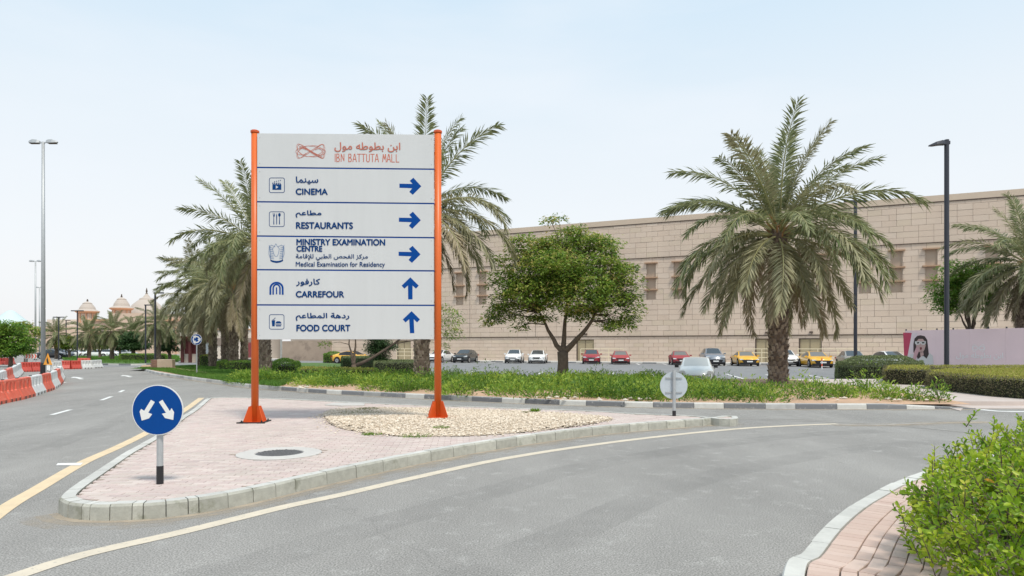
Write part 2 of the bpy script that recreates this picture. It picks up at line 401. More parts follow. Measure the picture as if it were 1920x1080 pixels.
M_hedgeg = mat('grey green hedge leaf', (.11, .14, .065), .7, attr_mix=[(.17, .21, .09), (.24, .28, .11)], transl=.3)
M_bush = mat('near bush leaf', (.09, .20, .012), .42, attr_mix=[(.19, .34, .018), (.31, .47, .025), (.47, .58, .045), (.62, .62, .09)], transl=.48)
M_bushy = mat('near bush yellow leaf', (.75, .38, .03), .5, transl=.4)
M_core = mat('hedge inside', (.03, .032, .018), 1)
M_stone = mat('building stone', (.57, .475, .37), .9, attr_mix=[(.595, .485, .395), (.58, .47, .38), (.61, .505, .415), (.565, .455, .365)], noise=(.25, .10, (1, 1, .22)), bump=(8, .01))
M_stonel = mat('building plain band', (.55, .45, .355), .9, noise=(.4, .05))
M_mort2 = mat('building joint', (.42, .33, .25), .95)
M_ledge = mat('terracotta ledge', (.40, .26, .17), .8)
M_niche = mat('niche infill', (.44, .345, .265), .9, noise=(.5, .08))
M_door = mat('olive door', (.36, .30, .19), .7)
M_dark = mat('shadow gap dark', (.10, .075, .06), .9)
M_rail = mat('pale yellow railing', (.70, .62, .44), .5)
M_peach = mat('peach wall', (.60, .45, .35), .9, noise=(.08, .06))
M_peachd = mat('peach trim', (.62, .37, .24), .9)
M_dome = mat('dome plaster', (.47, .41, .36), .9, noise=(.3, .05))
M_cream = mat('cream render', (.62, .55, .48), .9)
M_winfar = mat('far window', (.25, .20, .17), .5)
M_teal = mat('pale teal roof', (.50, .60, .61), .7)
M_glass = mat('car glass', (.035, .045, .05), .08, coat=.5)
M_glassd = mat('dusty car glass', (.16, .165, .16), .35)
M_tyre = mat('tyre rubber', (.018, .018, .02), .8)
M_rim = mat('alloy rim', (.42, .43, .44), .35, metal=.6)
M_chrome = mat('chrome trim', (.6, .6, .6), .2, metal=.9)
M_plate = mat('number plate white', (.75, .76, .76), .5)
M_lamp = mat('headlamp lens', (.62, .65, .67), .12, coat=.8)
M_gravel = mat('cream gravel', (.42, .35, .26), .9, attr_mix=[(.66, .57, .455), (.74, .66, .55), (.60, .50, .39), (.40, .31, .22)])
M_gravbase = mat('gravel bed', (.50, .42, .33), .95, noise=(18, .3))
M_iron = mat('cast iron', (.13, .13, .135), .7, noise=(30, .3), bump=(60, .01))
M_hoard = mat('hoarding pink', (.86, .66, .675), .55, noise=(.5, .04))
M_hoardr = mat('hoarding crimson', (.55, .06, .12), .55)
M_stonew = mat('pale rocks', (.55, .49, .41), .9, noise=(6, .2))

for m_ in (M_blue, M_bluedark, M_blue2, M_terra): m_.node_tree.nodes['Principled BSDF'].inputs['Specular IOR Level'].default_value = .12
# ------------------------------------------------------------------ ground, road, lawns
g = MB().add([(-2000, -400, -.6), (2000, -400, -.6), (2000, 3500, -.6), (-2000, 3500, -.6)], [(0, 1, 2, 3)]).build('ground', M_ground); tag(g, kind='structure')

# island outline (road-side face of its kerb), all from ground points
near_px = [(108, 962), (125, 971), (150, 975), (185, 977), (230, 976), (300, 972), (400, 958), (500, 937), (600, 912), (700, 889), (800, 867), (900, 848), (1000, 832), (1100, 818), (1200, 808), (1300, 800), (1350, 796), (1368, 793)]
near = [Vector(G(u, v)) for u, v in near_px]
back_px = [(1362, 787), (1300, 781), (1200, 777), (1100, 771), (1000, 767.5), (900, 764), (830, 762), (700, 757), (600, 752), (500, 747.5), (440, 746), (400, 747), (386, 748.5)]
back = [Vector(G(u, v, .13)) for u, v in back_px]
left_px = [(360, 768), (330, 787), (288, 818), (230, 850), (176, 885), (134, 913), (114, 928)]
left = [Vector(G(u, v, .14)) for u, v in left_px]
loop = smoothline(near + back + left + [near[0]], .1)
IS_Z = .145

road = MB().add([(-160, -60, 0), (90, -60, 0), (90, 30, 0), (-160, 30, 0), (-160, 190, 0), (-12.5, 190, 0), (-12.5, 30, 0)], [(0, 1, 2, 6, 3), (3, 6, 5, 4)]).build('road', M_asph); tag(road, kind='structure')

# painted lines as children of the road
def px_line(pts, step=.25, z=0): return smoothline([G(u, v, z) for u, v in pts], step)
yl = px_line([(-150, 1080), (0, 948 + 12), (72, 916), (155, 868), (222, 838), (278, 810), (325, 782), (352, 765), (378, 746)])
ribbon(yl, -.09, .09, .004, 'lane_line', M_yel, road)
yl2 = px_line([(-260, 1180), (32, 1080), (162, 1039), (320, 1003), (447, 972), (545, 948), (640, 928), (760, 900), (900, 869), (1000, 851), (1100, 836), (1200, 823), (1300, 812), (1400, 803), (1500, 797.5), (1570, 795)])
ribbon(yl2, -.085, .085, .004, 'lane_line', M_yel2, road)
def pquad(pts, m, name='lane_mark', z=.004):
    P = [(*G(u, v, 0), z) for u, v in pts]; return MB().add(P, [tuple(range(len(P)))], .5).build(name, m, road)
for a, b, wdt in [((97, 778), (133, 768), .12), ((190, 750.5), (209, 743.5), .12), ((224, 735.5), (232, 731.5), .12)]:
    ribbon(smoothline([G(*a), G(*b)], .3), -wdt / 2, wdt / 2, .004, 'lane_dash', M_wht, road)
pquad([(105, 873.5), (108, 869.5), (156, 868.5), (150, 873.5)], M_wht, 'give_way_mark', .0075)
def arrow_mark(u, v, u2, v2):
    a = Vector(G(u, v)); b = Vector(G(u2, v2)); t = (b - a).normalized(); n = Vector((-t.y, t.x)); Ln = (b - a).length
    q = [a - n * .1, a + t * Ln * .55 - n * .1, a + t * Ln * .55 - n * .32, b, a + t * Ln * .55 + n * .32, a + t * Ln * .55 + n * .1, a + n * .1]
    MB().add([(p.x, p.y, .004) for p in q], [tuple(range(7))], .5).build('road_arrow', M_wht, road)
pass
arrow_mark(154, 711, 138, 706.5); arrow_mark(246, 707, 230, 703.5); arrow_mark(122, 716.5, 112, 718)
ribbon(px_line([(1440, 788.5), (1540, 790.5), (1640, 796), (1730, 803), (1830, 813)]), -.02, .02, .005, 'road_seam', M_joint, road)
ribbon(px_line([(1560, 796), (1640, 797), (1700, 795), (1760, 793)]), -.05, .05, .0045, 'road_seam', M_joint, road)
ribbon(px_line([(1838, 768), (1880, 771.5), (1960, 772)]), -.12, .12, .004, 'lane_line', M_wht, road)
ribbon(px_line([(1240, 787), (1300, 787), (1440, 786), (1560, 788)]), -.03, .03, .0044, 'road_seam', M_joint, road)

def decal_mat(name, col, scale, k):
    m = mat(name, col, .95); t = m.node_tree; n = t.nodes; l = t.links; p = n['Principled BSDF']
    at = n.new('ShaderNodeAttribute'); at.attribute_name = 'var'; geo = n.new('ShaderNodeNewGeometry')
    tx = n.new('ShaderNodeTexNoise'); tx.inputs['Scale'].default_value = scale; tx.inputs['Detail'].default_value = 8; tx.inputs['Roughness'].default_value = .7; l.new(geo.outputs['Position'], tx.inputs[0])
    a = n.new('ShaderNodeMath'); a.operation = 'ADD'; l.new(tx.outputs[0], a.inputs[0]); l.new(at.outputs['Fac'], a.inputs[1])
    mr = n.new('ShaderNodeMapRange'); mr.inputs[1].default_value = .85; mr.inputs[2].default_value = 1.35; mr.inputs[4].default_value = k; l.new(a.outputs[0], mr.inputs[0]); l.new(mr.outputs[0], p.inputs['Alpha'])
    return m
M_dust = decal_mat('sand dust', (.44, .37, .28), 2.4, .85); M_track = decal_mat('tyre darkened asphalt', (.13, .13, .13), .8, .20)
def dust(L, ws, name='road_dust', m=M_dust, z=.0022, vs_=(.75, .55, .40, .25, .1)):
    mb = MB(); Nn = normals(L)
    for a, b, v in zip(ws, ws[1:], vs_):
        P = []
        for p, n in zip(L, Nn): q = p + n * a; r_ = p + n * b; P += [(q.x, q.y, z), (r_.x, r_.y, z)]
        mb.add(P, [(2 * i, 2 * i + 2, 2 * i + 3, 2 * i + 1) for i in range(len(L) - 1)], v)
    mb.build(name, m, road)
dust(smoothline(near, .25), [0, -.08, -.2, -.35, -.55, -.8])
dust(px_line([(300, 703), (350, 711), (400, 718), (470, 727.5), (540, 733), (600, 737.5), (700, 743), (800, 748), (900, 753), (1000, 757.5), (1100, 761), (1240, 764.5), (1400, 766.5), (1600, 767.5), (1840, 767)]), [0, -.1, -.22, -.4, -.6, -.9])
dust(px_line([(1560, 797), (1640, 798), (1700, 797), (1770, 794), (1860, 792)]), [-.5, -.2, 0, .15, .35, .6], vs_=(.2, .5, .75, .5, .2))
for off_ in (-1.3, -2.9): dust(yl2, [off_ - .45, off_ - .25, off_, off_ + .25, off_ + .45], 'tyre_track', M_track, .0015, (.25, .5, .5, .25))
for off_ in (1.1, 2.7): dust(yl, [off_ - .4, off_ - .2, off_, off_ + .2, off_ + .4], 'tyre_track', M_track, .0015, (.25, .45, .45, .25))
# ------------------------------------------------------------------ island
island = structure('traffic_island')
kerb = structure('kerb')
s_len = {}
def isl_pat(k, s):
    if s < 1.6: return (.14 + .03 * ((k * 7) % 3), 0)
    if s < 2.6: return (.3, 0)
    return (.47 if s < 14 else .55, 0)
kerb_stones(kerb, loop, .15, 0, IS_Z + .01, isl_pat, [mat('stained kerb face', (.40, .395, .345), .9, var=.12, noise=(9, .2), wear=((.25, .25, .20), 4, .54), bump=(60, .003))], gap=.009, bevel=.025, topm=M_kerb)
inner = [(p.x, p.y) for p in offset(loop, .155)]
inner = [p for p in inner if min((Vector(p) - q).length for q in loop) > .145][::3]
from mathutils.geometry import delaunay_2d_cdt
while (Vector(inner[-1]) - Vector(inner[0])).length < .25: inner.pop()
cdt = delaunay_2d_cdt([Vector(p) for p in inner], [], [list(range(len(inner)))], 1, 1e-4)
base = MB().add([(p.x, p.y, IS_Z - .02) for p in cdt[0]], [tuple(f) for f in cdt[2] if inside(sum((cdt[0][i] for i in f), Vector((0, 0))) / len(f), inner)], .5)
base.build('bedding', M_mortar, island)
def px_poly(pts, z, step=.2): return [(p.x, p.y) for p in smoothline([G(u, v, z) for u, v in pts] + [G(*pts[0], z)], step)][:-1]
grav = px_poly([(606, 777), (618, 770), (650, 766.5), (700, 765), (780, 765.5), (900, 768.5), (1000, 772.5), (1080, 777), (1145, 784), (1130, 791), (1080, 799), (1000, 809), (900, 817), (800, 819), (740, 817.5), (680, 811), (635, 802), (614, 790)], IS_Z)
mc = Vector(G(524, 850, IS_Z)); mr_ = .59
circ = [(mc.x + mr_ * math.cos(a * math.pi / 12), mc.y + mr_ * math.sin(a * math.pi / 12)) for a in range(24)]
# soldier course along the kerb, then field
def course(parent, line, off, wd, step_n, z, m, name='paving_brick', most=999):
    L2 = offset(line, off); L3 = offset(line, off + wd); i = 0
    while i + step_n < len(line):
        q = [L2[i], L2[i + step_n], L3[i + step_n], L3[i]]; cen = sum(q, Vector((0, 0))) / 4; q = [p + (cen - p) * .035 for p in q]; zt = z + rnd.uniform(-.002, .002)
        P = [(p.x, p.y, z - .05) for p in q] + [(p.x, p.y, zt) for p in q]
        MB().add(P, [(4, 5, 6, 7)] + [(a, (a + 1) % 4, 4 + (a + 1) % 4, 4 + a) for a in range(4)]).build(name, m, parent)
        i += step_n
pavers(island, inner, IS_Z, R(4), (.2, .1), M_pav, skip=(grav, circ), most=285)
gb = MB().add([(x, y, IS_Z + .004) for x, y in grav], [tuple(range(len(grav)))], .5).build('gravel_bed', M_gravbase, island)
# gravel stones, gently mounded
gx = [p[0] for p in grav]; gy = [p[1] for p in grav]; gmb = MB(); gc = (-1.2, 13.4)
def gz(x, y): return IS_Z + .012 + .07 * max(0, 1 - ((x + 1.3) / 3.6) ** 2 - ((y - 14.0) / 1.9) ** 2)
cnt = 0
OCT = [(1, 0, 0), (0, 1, 0), (-1, 0, 0), (0, -1, 0), (0, 0, 1), (.1, .1, -.6)]; OF = [(0, 1, 4), (1, 2, 4), (2, 3, 4), (3, 0, 4), (1, 0, 5), (2, 1, 5), (3, 2, 5), (0, 3, 5)]
while cnt < 21000:
    x = rnd.uniform(min(gx), max(gx)); y = rnd.uniform(min(gy), max(gy))
    if not inside((x, y), grav):
        if rnd.random() > .5: continue
        q_ = snap((x, y), grav); e_ = (Vector((x, y)) - q_).length
        if e_ > .45 or rnd.random() > .55 * math.exp(-e_ * 9) or not inside((x, y), inner): continue
    cnt += 1; s_ = rnd.uniform(.011, .029) * (1 if rnd.random() > .05 else 1.6); a = rnd.uniform(0, 6.28); ca, sa = math.cos(a), math.sin(a); k1, k2, k3 = rnd.uniform(.7, 1.3), rnd.uniform(.6, 1), rnd.uniform(.45, .8)
    z = gz(x, y) + rnd.uniform(-.004, .012)
    P = []
    for q in OCT:
        qx, qy, qz = q[0] * k1 + rnd.uniform(-.2, .2), q[1] * k2 + rnd.uniform(-.2, .2), q[2] * k3
        P.append((x + s_ * (qx * ca - qy * sa), y + s_ * (qx * sa + qy * ca), z + s_ * qz))
    vv = rnd.random() ** 1.3; gmb.add(P, OF, vv)
tag(gmb.build('gravel', M_gravel), 'cream gravel bed around the right orange post of the mall sign', 'gravel', kind='stuff')
mound = MB(); nn = 24
MP = []
for i in range(nn + 1):
    for j in range(nn + 1):
        x = min(gx) + (max(gx) - min(gx)) * i / nn; y = min(gy) + (max(gy) - min(gy)) * j / nn; MP.append((x, y, gz(x, y) - .004))
MF = []
for i in range(nn):
    for j in range(nn):
        ids_ = [(i * (nn + 1) + j), ((i + 1) * (nn + 1) + j), ((i + 1) * (nn + 1) + j + 1), (i * (nn + 1) + j + 1)]
        if all(inside(MP[q], grav) for q in ids_): MF.append(tuple(ids_))
mound.add(MP, MF, .5).build('gravel_mound', M_gravbase, island)
# weeds in the gravel
def tuft(name, label, x, y, z, n, r, h, m, group=None):
    a = nr.uniform(0, 6.28, n); rr = r * np.sqrt(nr.random(n)); P = np.c_[x + rr * np.cos(a), y + rr * np.sin(a), np.full(n, z)]
    D = np.c_[nr.normal(0, .5, n), nr.normal(0, .5, n), np.ones(n)]; 
    o = link(name, cards(P, D, runit(n), h * nr.uniform(.5, 1.2, n), nr.uniform(.008, .02, n), nr.random(n), m, name))
    return tag(o, label, 'weed', group)
for (u, v, r, h, lab) in [(1003, 771, .10, .10, 'tall green weed sprouting at the far edge of the gravel'), (826, 803, .17, .035, 'flat green weed patch in the gravel below the right orange post'), (780, 815, .30, .03, 'long low weed patch on the front edge of the gravel'), (697, 812, .18, .03, 'small low weed patch at the front left edge of the gravel'), (672, 773, .45, .05, 'dry weeds along the far left edge of the gravel'), (985, 773, .08, .05, 'tiny dry weed left of the tall weed on the gravel'), (690, 766, .25, .06, 'dry twiggy weed behind the gravel beside the concrete slab')]:
    x, y = G(u, v, IS_Z + .03); tag(tuft('weed', lab, x, y, gz(x, y) - .005, 260, r, h, M_frondo if 'dry' in lab else M_cover), kind='stuff' if r > .2 else None)
slab = MB().prism([G(609, 760, IS_Z + .01), G(640, 761.5, IS_Z + .01), G(683, 761, IS_Z + .01), G(684, 757.5, IS_Z + .01), G(655, 756, IS_Z + .01), G(625, 756.5, IS_Z + .01)], IS_Z, IS_Z + .03).build('concrete_slab', M_conc)
tag(slab, 'thin pale concrete slab on the paving behind the gravel', 'slab')
# manhole
mh = thing('manhole', 'round manhole with a wide concrete collar and rough dark cover in the pink paving', 'manhole', (mc.x, mc.y, 0))
MB().lathe([(.30, IS_Z - .03), (.585, IS_Z - .03), (.585, IS_Z + .006), (.57, IS_Z + .010), (.34, IS_Z + .012), (.33, IS_Z - .002)], seg=48).build('collar', M_conc, mh)
mbc = MB().lathe([(.325, IS_Z - .02), (.325, IS_Z + .004), (.31, IS_Z + .008)], seg=40)
cv = mbc.build('cover', M_iron, mh)
st = MB()
for i in range(-7, 8):
    for j in range(-7, 8):
        if i * i + j * j < 50: st.box((i * .042, j * .042, IS_Z + .011), (.026, .026, .008), rz=.4)
tag(st.build('cover_studs', M_iron, mh), kind='stuff')

# ------------------------------------------------------------------ right-hand near pavement
pk = [Vector(p) for p in ((-1.6, -6), (-.2, -1.5), (.55, 1.6))] + [Vector(G(u, v, .13)) for u, v in ((1462, 1080), (1499, 1035), (1541, 988), (1588, 950), (1630, 926), (1671, 905), (1715, 889), (1800, 862))]
last = pk[-1]; pk += [last + Vector((2.2, 1.2)), last + Vector((6, 2.2)), last + Vector((14, 3.0))]
pk_line = smoothline(pk, .1)
pk_line = list(reversed(pk_line))          # road on the right of travel, pavement on the left
sidewalk = structure('pavement')
kerb_stones(kerb, pk_line, .15, 0, .14, lambda k, s: (.5, 0), [M_kerb], gap=.006, bevel=.02)
ins = offset(pk_line, .155); sp_poly = [(p.x, p.y) for p in ins[::3]] + [(-.9, -8), (16, -8), (20, 12)]
MB().add([(x, y, .11) for x, y in sp_poly], [tuple(range(len(sp_poly)))], .5).build('bedding', M_mortar, sidewalk)
near_i = [i for i, p in enumerate(pk_line) if -1 < p.x < 9.5 and 2.5 < p.y < 14]
seg_line = pk_line[near_i[0]:near_i[-1] + 1]
quads = []
for cidx in range(26):
    o0 = .158 + (0 if cidx == 0 else .207 + (cidx - 1) * .106); L2 = offset(seg_line, o0); L3 = offset(seg_line, o0 + (.205 if cidx == 0 else .105)); stp = 1 if cidx == 0 else 2
    i = cidx % 2
    while i + stp < len(seg_line):
        if (L2[i + stp] - L2[i]).length > .03: quads.append([L2[i], L2[i + stp], L3[i + stp], L3[i]])
        i += stp
quads.sort(key=lambda q: q[0].length)
massr = MB()
for k, q in enumerate(quads):
    cen = sum(q, Vector((0, 0))) / 4; q = [p + (cen - p).normalized() * .006 for p in q]; zt = .138 + rnd.uniform(-.002, .002)
    P = [(p.x, p.y, .09) for p in q] + [(p.x, p.y, zt - .004) for p in q] + [((p + (cen - p) * .06).x, (p + (cen - p) * .06).y, zt) for p in q]
    F = [(8, 9, 10, 11)] + [(r_ + i_, r_ + (i_ + 1) % 4, r_ + 4 + (i_ + 1) % 4, r_ + 4 + i_) for r_ in (0, 4) for i_ in range(4)]
    if k < 300: MB().add(P, F).build('paving_brick', M_pav2, sidewalk)
    else: massr.add(P, F)
tag(massr.build('paving_bricks_beyond', M_pav2, sidewalk), kind='stuff')

# ------------------------------------------------------------------ planted median beyond
med_px = [(258, 690.5), (275, 697), (300, 703), (350, 711), (400, 718), (470, 727.5), (540, 733), (600, 737.5), (700, 743), (800, 748), (900, 753), (1000, 757.5), (1100, 761), (1240, 764.5), (1400, 766.5), (1600, 767.5), (1750, 767), (1840, 767)]
med = smoothline([G(*p) for p in med_px], .1)
mk = structure('kerb')
def med_pat(k, s):
    if s < 20: return (.9, 2 if k % 2 else 0)
    if s < 36: return (.9, 0 if rnd.random() > .3 else 2)
    return (1.15, 1) if k % 2 else (.75, 0 if rnd.random() > .12 else 2)
M_far = [M_kerbw, M_kerbb, mat('faded grey kerb', (.38, .38, .37), .85, var=.15, noise=(6, .15))]
# travel left->right keeps the planting on the left, the road on the right
kerb_stones(mk, med, .16, 0, .15, med_pat, M_far, topm=M_kerb, tips=lambda t: 1 if t < .955 else max(0, (1 - t) / .045))
md_in = offset(med, .165)
n2 = len(md_in); P = []; F = []
def med_back(x):   # far edge of the median
    if x > -13: return 33.2
    return 33.2 + (-13 - x) * 1.45
for p in md_in[::4]:
    yb = max(med_back(p.x), p.y + .4)
    for t in range(9):
        q = t / 8; y = p.y + (yb - p.y) * q
        P.append((p.x, y, .12 + .13 * math.sin(min(1, q * 4) * math.pi / 2) * (1 if q < .95 else .4)))
nc = len(P) // 9
F = [(i * 9 + j, (i + 1) * 9 + j, (i + 1) * 9 + j + 1, i * 9 + j + 1) for i in range(nc - 1) for j in range(8)]
mb_ = MB(); mb_.add(P, F, .5)
soil = mb_.build('planting_soil', M_sand); tag(soil, kind='structure')
# right-hand end of the median: walkway and soil behind it
w2 = MB().prism([(9.5, 33.6), (11.0, 24.6), (12.0, 19.6), (13.5, 19.4), (40, 19.3), (40, 33.6)], -.5, .14).build('walkway', M_walk); tag(w2, kind='structure')
wk = MB().prism([G(1800, 764, .1), (12.3, 18.62), (15, 18.45), (40, 18.3), (40, 34), (9.5, 34), (11.2, 24.5), G(1765, 752, .15)], -.5, .022).build('walkway', M_walk); tag(wk, kind='structure')
# lawn at the far left of the median and the roundabout verge beyond
lawn = MB().add([(-28.3, 50.5, .155), (-24, 47, .16), (-18, 39.5, .165), (-12.5, 34, .165), (-12.5, 62, .16), (-20, 70, .16), (-27, 70, .16), (-30, 60, .155)], [tuple(range(8))], .5).build('lawn', M_turf); tag(lawn, kind='structure')
verge_poly = [G(185, 683.5), G(262, 684), G(330, 681), G(345, 672), G(330, 667.5), G(190, 667), G(110, 668), G(120, 676)]
verge = MB().prism(verge_poly, 0, .14).build('verge', M_turf); tag(verge, kind='structure')
vk = structure('kerb')
vl = smoothline([G(170, 684), G(215, 685), G(262, 685.2), G(335, 682.4)], .1)
kerb_stones(vk, vl, .2, 0, .16, lambda k, s: (1.6, k % 2), M_far, topm=M_kerb)
def grass(poly, n, h, z, label, m=M_grass, w_=.03):
    xs = [p[0] for p in poly]; ys = [p[1] for p in poly]; pts = []
    while len(pts) < n:
        q = (rnd.uniform(min(xs), max(xs)), rnd.uniform(min(ys), max(ys)))
        if inside(q, poly): pts.append((q[0], q[1], z))
    P = np.array(pts); n = len(P); D = np.c_[nr.normal(0, .35, n), nr.normal(0, .35, n), np.ones(n)]
    lowf = .5 + .5 * np.sin(P[:, 0] * .9) * np.sin(P[:, 1] * .7)
    o = link('grass', cards(P, D, runit(n), h * nr.uniform(.5, 1.3, n), w_ * nr.uniform(.6, 1.4, n), nr.random(n) * .6 + lowf * .4, m, 'grass'))
    return tag(o, label, 'grass', kind='stuff')
grass([(-28, 50.5), (-24, 47.3), (-18, 39.8), (-14.5, 36.5), (-12.8, 40), (-15, 52), (-22, 60), (-27, 58)], 26000, .13, .15, 'bright green lawn around the brick planter and the roundabout sign')
grass([G(275, 692.5, .15), G(308, 698, .15), G(354, 706, .15), G(442, 717.5, .15), G(520, 726, .15), (-9.5, 33), (-13, 34), (-18, 39.5), (-24, 48), (-27.5, 50.5)], 34000, .16, .16, 'lawn and low weeds along the kerb at the left end of the median')
grass(verge_poly, 16000, .22, .13, 'grass strip on the far side of the roundabout', w_=.06)

# low shrubs of the median: one mass of clumps, dense, with soil gaps at the front
def clump_cards(cx, cy, cz, rad, h, n):
    a = nr.uniform(0, 6.28, n); q = nr.random(n) ** .6; el = nr.random(n)
    r = rad * q; P = np.c_[cx + r * np.cos(a), cy + r * np.sin(a), cz + h * el * np.sqrt(np.clip(1 - q ** 2, .05, 1))]
    D = np.c_[np.cos(a) * .8 * q, np.sin(a) * .8 * q, nr.uniform(.3, 1.1, n)] + nr.normal(0, .35, (n, 3))
    return P, D
def shrub_object(name, clumps, dens, m, leaf=(.16, .035), var0=0.0):
    Ps, Ds, Vs = [], [], []
    for cx, cy, cz, rad, h in clumps:
        n = int(dens * rad * rad * 60) + 12; P, D = clump_cards(cx, cy, cz, rad, h, n); Ps.append(P); Ds.append(D)
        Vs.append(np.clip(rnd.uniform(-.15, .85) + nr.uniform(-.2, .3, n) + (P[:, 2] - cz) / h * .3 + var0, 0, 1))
    P = np.vstack(Ps); D = np.vstack(Ds); V = np.concatenate(Vs); n = len(P)
    return link(name, cards(P, D, runit(n) + np.array([0, -.3, .4]), nr.uniform(.6, 1.2, n) * leaf[0], nr.uniform(.7, 1.3, n) * leaf[1], V, m, name, curl=.15))
cl = []
def med_front(x):
    best = min(md_in, key=lambda p: abs(p.x - x)); return best.y
fronts = {}
for k in range(2100):
    x = rnd.uniform(-13.0, 11.6); xf = round(x, 1)
    if xf not in fronts: fronts[xf] = med_front(xf)
    f0 = fronts[xf]; y = rnd.uniform(f0 + .42, 32.6 if x < 8.3 else 25)
    if x > 8 and y > 22.5 - (x - 8) * .3 and rnd.random() > .8: continue
    patch = math.sin(x * 1.7 + 1.3) + math.sin(x * .63 + 4) + math.sin(y * 1.9)
    if y - f0 < .9 and patch < -.1: continue
    if y - f0 < 2.2 and patch < -1.0: continue
    if x > 7.6 and rnd.random() < .72: continue
    hh = rnd.uniform(.22, .52) * (1.05 if x < 0 else 1) * (1 + .22 * math.sin(x * 2.1 + y))
    if rnd.random() < .02: hh *= 1.6
    if y > 23: hh *= .78
    big = rnd.random() < .35; cl.append((x, y, .10, rnd.uniform(.5, .85) if big else rnd.uniform(.22, .5), hh * (1.45 if big else .95)))
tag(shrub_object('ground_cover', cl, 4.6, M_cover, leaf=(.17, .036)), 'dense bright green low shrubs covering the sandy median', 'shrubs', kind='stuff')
def shrub(label, x, y, rad, h, dens=9, m=M_cover, cat='shrub', group=None, z=.14, name='shrub', leaf=(.15, .035)):
    t = thing(name, label, cat, (x, y, z), 0, group)
    o = shrub_object('foliage', [(rnd.uniform(-.3, .3) * rad, rnd.uniform(-.3, .3) * rad, 0, rad * .75, h) for _ in range(4)], dens, m, leaf, .1); o.parent = t
    s_ = MB()
    for k in range(5):
        a = rnd.uniform(0, 6.28); s_.tube([(0, 0, -.05), (math.cos(a) * rad * .5, math.sin(a) * rad * .5, h * .8)], [.012, .005], 5)
    s_.build('stem', M_bark, t)
    return t
for u, v, rad, h, lab in [(1665, 750, .45, .5, 'leafy green shrub on the sandy corner, left of three in front of the hedge'), (1719, 752, .40, .5, 'leafy green shrub on the sandy corner, middle one of three in front of the hedge'), (1762, 753, .38, .62, 'tallest leafy shrub at the right end of the sandy corner beside the walkway'),
                     (1580, 748, .5, .55, 'wide green shrub between the palm trunk and the sandy corner'), (1245, 726, .5, .35, 'green shrub just left of the back of the small round sign'), (1625, 741, .35, .45, 'small shrub among pale rocks behind the sandy corner'),
                     (1110, 745, .5, .45, 'yellowish green shrub at the kerb right of the leafy tree'), (860, 742, .6, .5, 'dark green shrub at the kerb just right of the orange post'), (758, 735, .6, .55, 'large dark green shrub at the kerb just left of the big palm trunk')]:
    x, y = G(u, v, .14); shrub(lab, x, y, rad, h)
rk = MB()
for k in range(130):
    u = rnd.choice([rnd.uniform(1480, 1780), rnd.uniform(560, 700), rnd.uniform(1000, 1250), rnd.uniform(1640, 1770)]); x, y = G(u, rnd.uniform(740, 755) if u > 900 else rnd.uniform(722, 732), .14)
    s_ = rnd.uniform(.02, .08); P = [(x + s_ * (q[0] * 1.3 + rnd.uniform(-.2, .2)), y + s_ * (q[1] + rnd.uniform(-.2, .2)), .2 + s_ * q[2] * .7) for q in OCT]; rk.add(P, OF)
tag(rk.build('rocks', M_stonew), 'scattered pale rocks and litter on the sandy soil between the shrubs', 'rocks', kind='stuff')

# ------------------------------------------------------------------ parking lot
WS = -.443
def wall_d(u, c=86.0): f = (u - 960) / FPX; return c / (1 - WS * f)
def line_at(c, x): return c + WS * x
KC = 79.5
def pz(y, x=9): return (-.3 + .3 * max(0, min(1, (y - 38) / 22))) * max(0, min(1, (x + 12.5) / 6.5)) + .003
ys_ = [33.2, 38, 42, 46, 50, 54, 57, 60]
P = []; F = []
for y in ys_: P += [(-20, y + 8 * (y < 50), .003), (-12.5, y, pz(y, -12.5)), (-6, y, pz(y, -6)), (70, y, pz(y))]
F = [(4 * i + a, 4 * i + a + 1, 4 * i + a + 5, 4 * i + a + 4) for i in range(len(ys_) - 1) for a in (1, 2)]
b = len(P); P += [(-46, 62, .005), (-12.5, 60, .003), (70, 60, .003), (70, line_at(KC, 70), .003), (-46, line_at(KC, -46), .005)]
F += [(b + 1, b + 2, b + 3, b + 4, b)]
F[-1] = (b, b + 1, b + 2, b + 3, b + 4)
lot = MB().add(P, F, .5).build('parking_lot', M_park); tag(lot, kind='structure')
DIR = Vector((math.sin(R(7)), math.cos(R(7))))
def strip(a, b, wd, zf, name='bay_line', m=M_wht):
    a = Vector(a); b = Vector(b); t = (b - a).normalized(); n = Vector((-t.y, t.x)) * wd / 2; k = 5; P = []
    for i in range(k + 1):
        p = a + (b - a) * i / k; P += [((p - n).x, (p - n).y, zf((p - n).y) + .009), ((p + n).x, (p + n).y, zf((p + n).y) + .009)]
    MB().add(P, [(2 * i, 2 * i + 1, 2 * i + 3, 2 * i + 2) for i in range(k)], .5).build(name, m, lot)
for k in range(-7, 19):
    x = k * 2.55 + .6; y = line_at(KC, x) - .4
    if y < 61: continue
    strip((x, y), (x - DIR.x * 5, y - DIR.y * 5), .17, lambda y: 0)
for k in range(-3, 12):
    x = k * 2.55 - .3; y = 51.5 + WS * x * .55
    if y - 10 < 36: y = max(y, 47)
    strip((x, y), (x - DIR.x * 5, y - DIR.y * 5), .17, pz)
    strip((x - DIR.x * 5, y - DIR.y * 5), (x - DIR.x * 10, y - DIR.y * 10), .17, pz)
pkb = structure('kerb')
pl = smoothline([(-34, line_at(KC, -34)), (-10, line_at(KC, -10)), (20, line_at(KC, 20)), (52, line_at(KC, 52))], .25)
kerb_stones(pkb, pl, .25, 0, .15, lambda k, s: (1.5, k % 2), M_far, step=.25, topm=M_kerb)
bw = MB().add([(-46, line_at(KC + .2, -46), .13), (60, line_at(KC + .2, 60), .13), (60, line_at(88, 60), .13), (-46, line_at(88, -46), .13)], [(0, 1, 2, 3)], .5).build('footpath', M_conc); tag(bw, kind='structure')

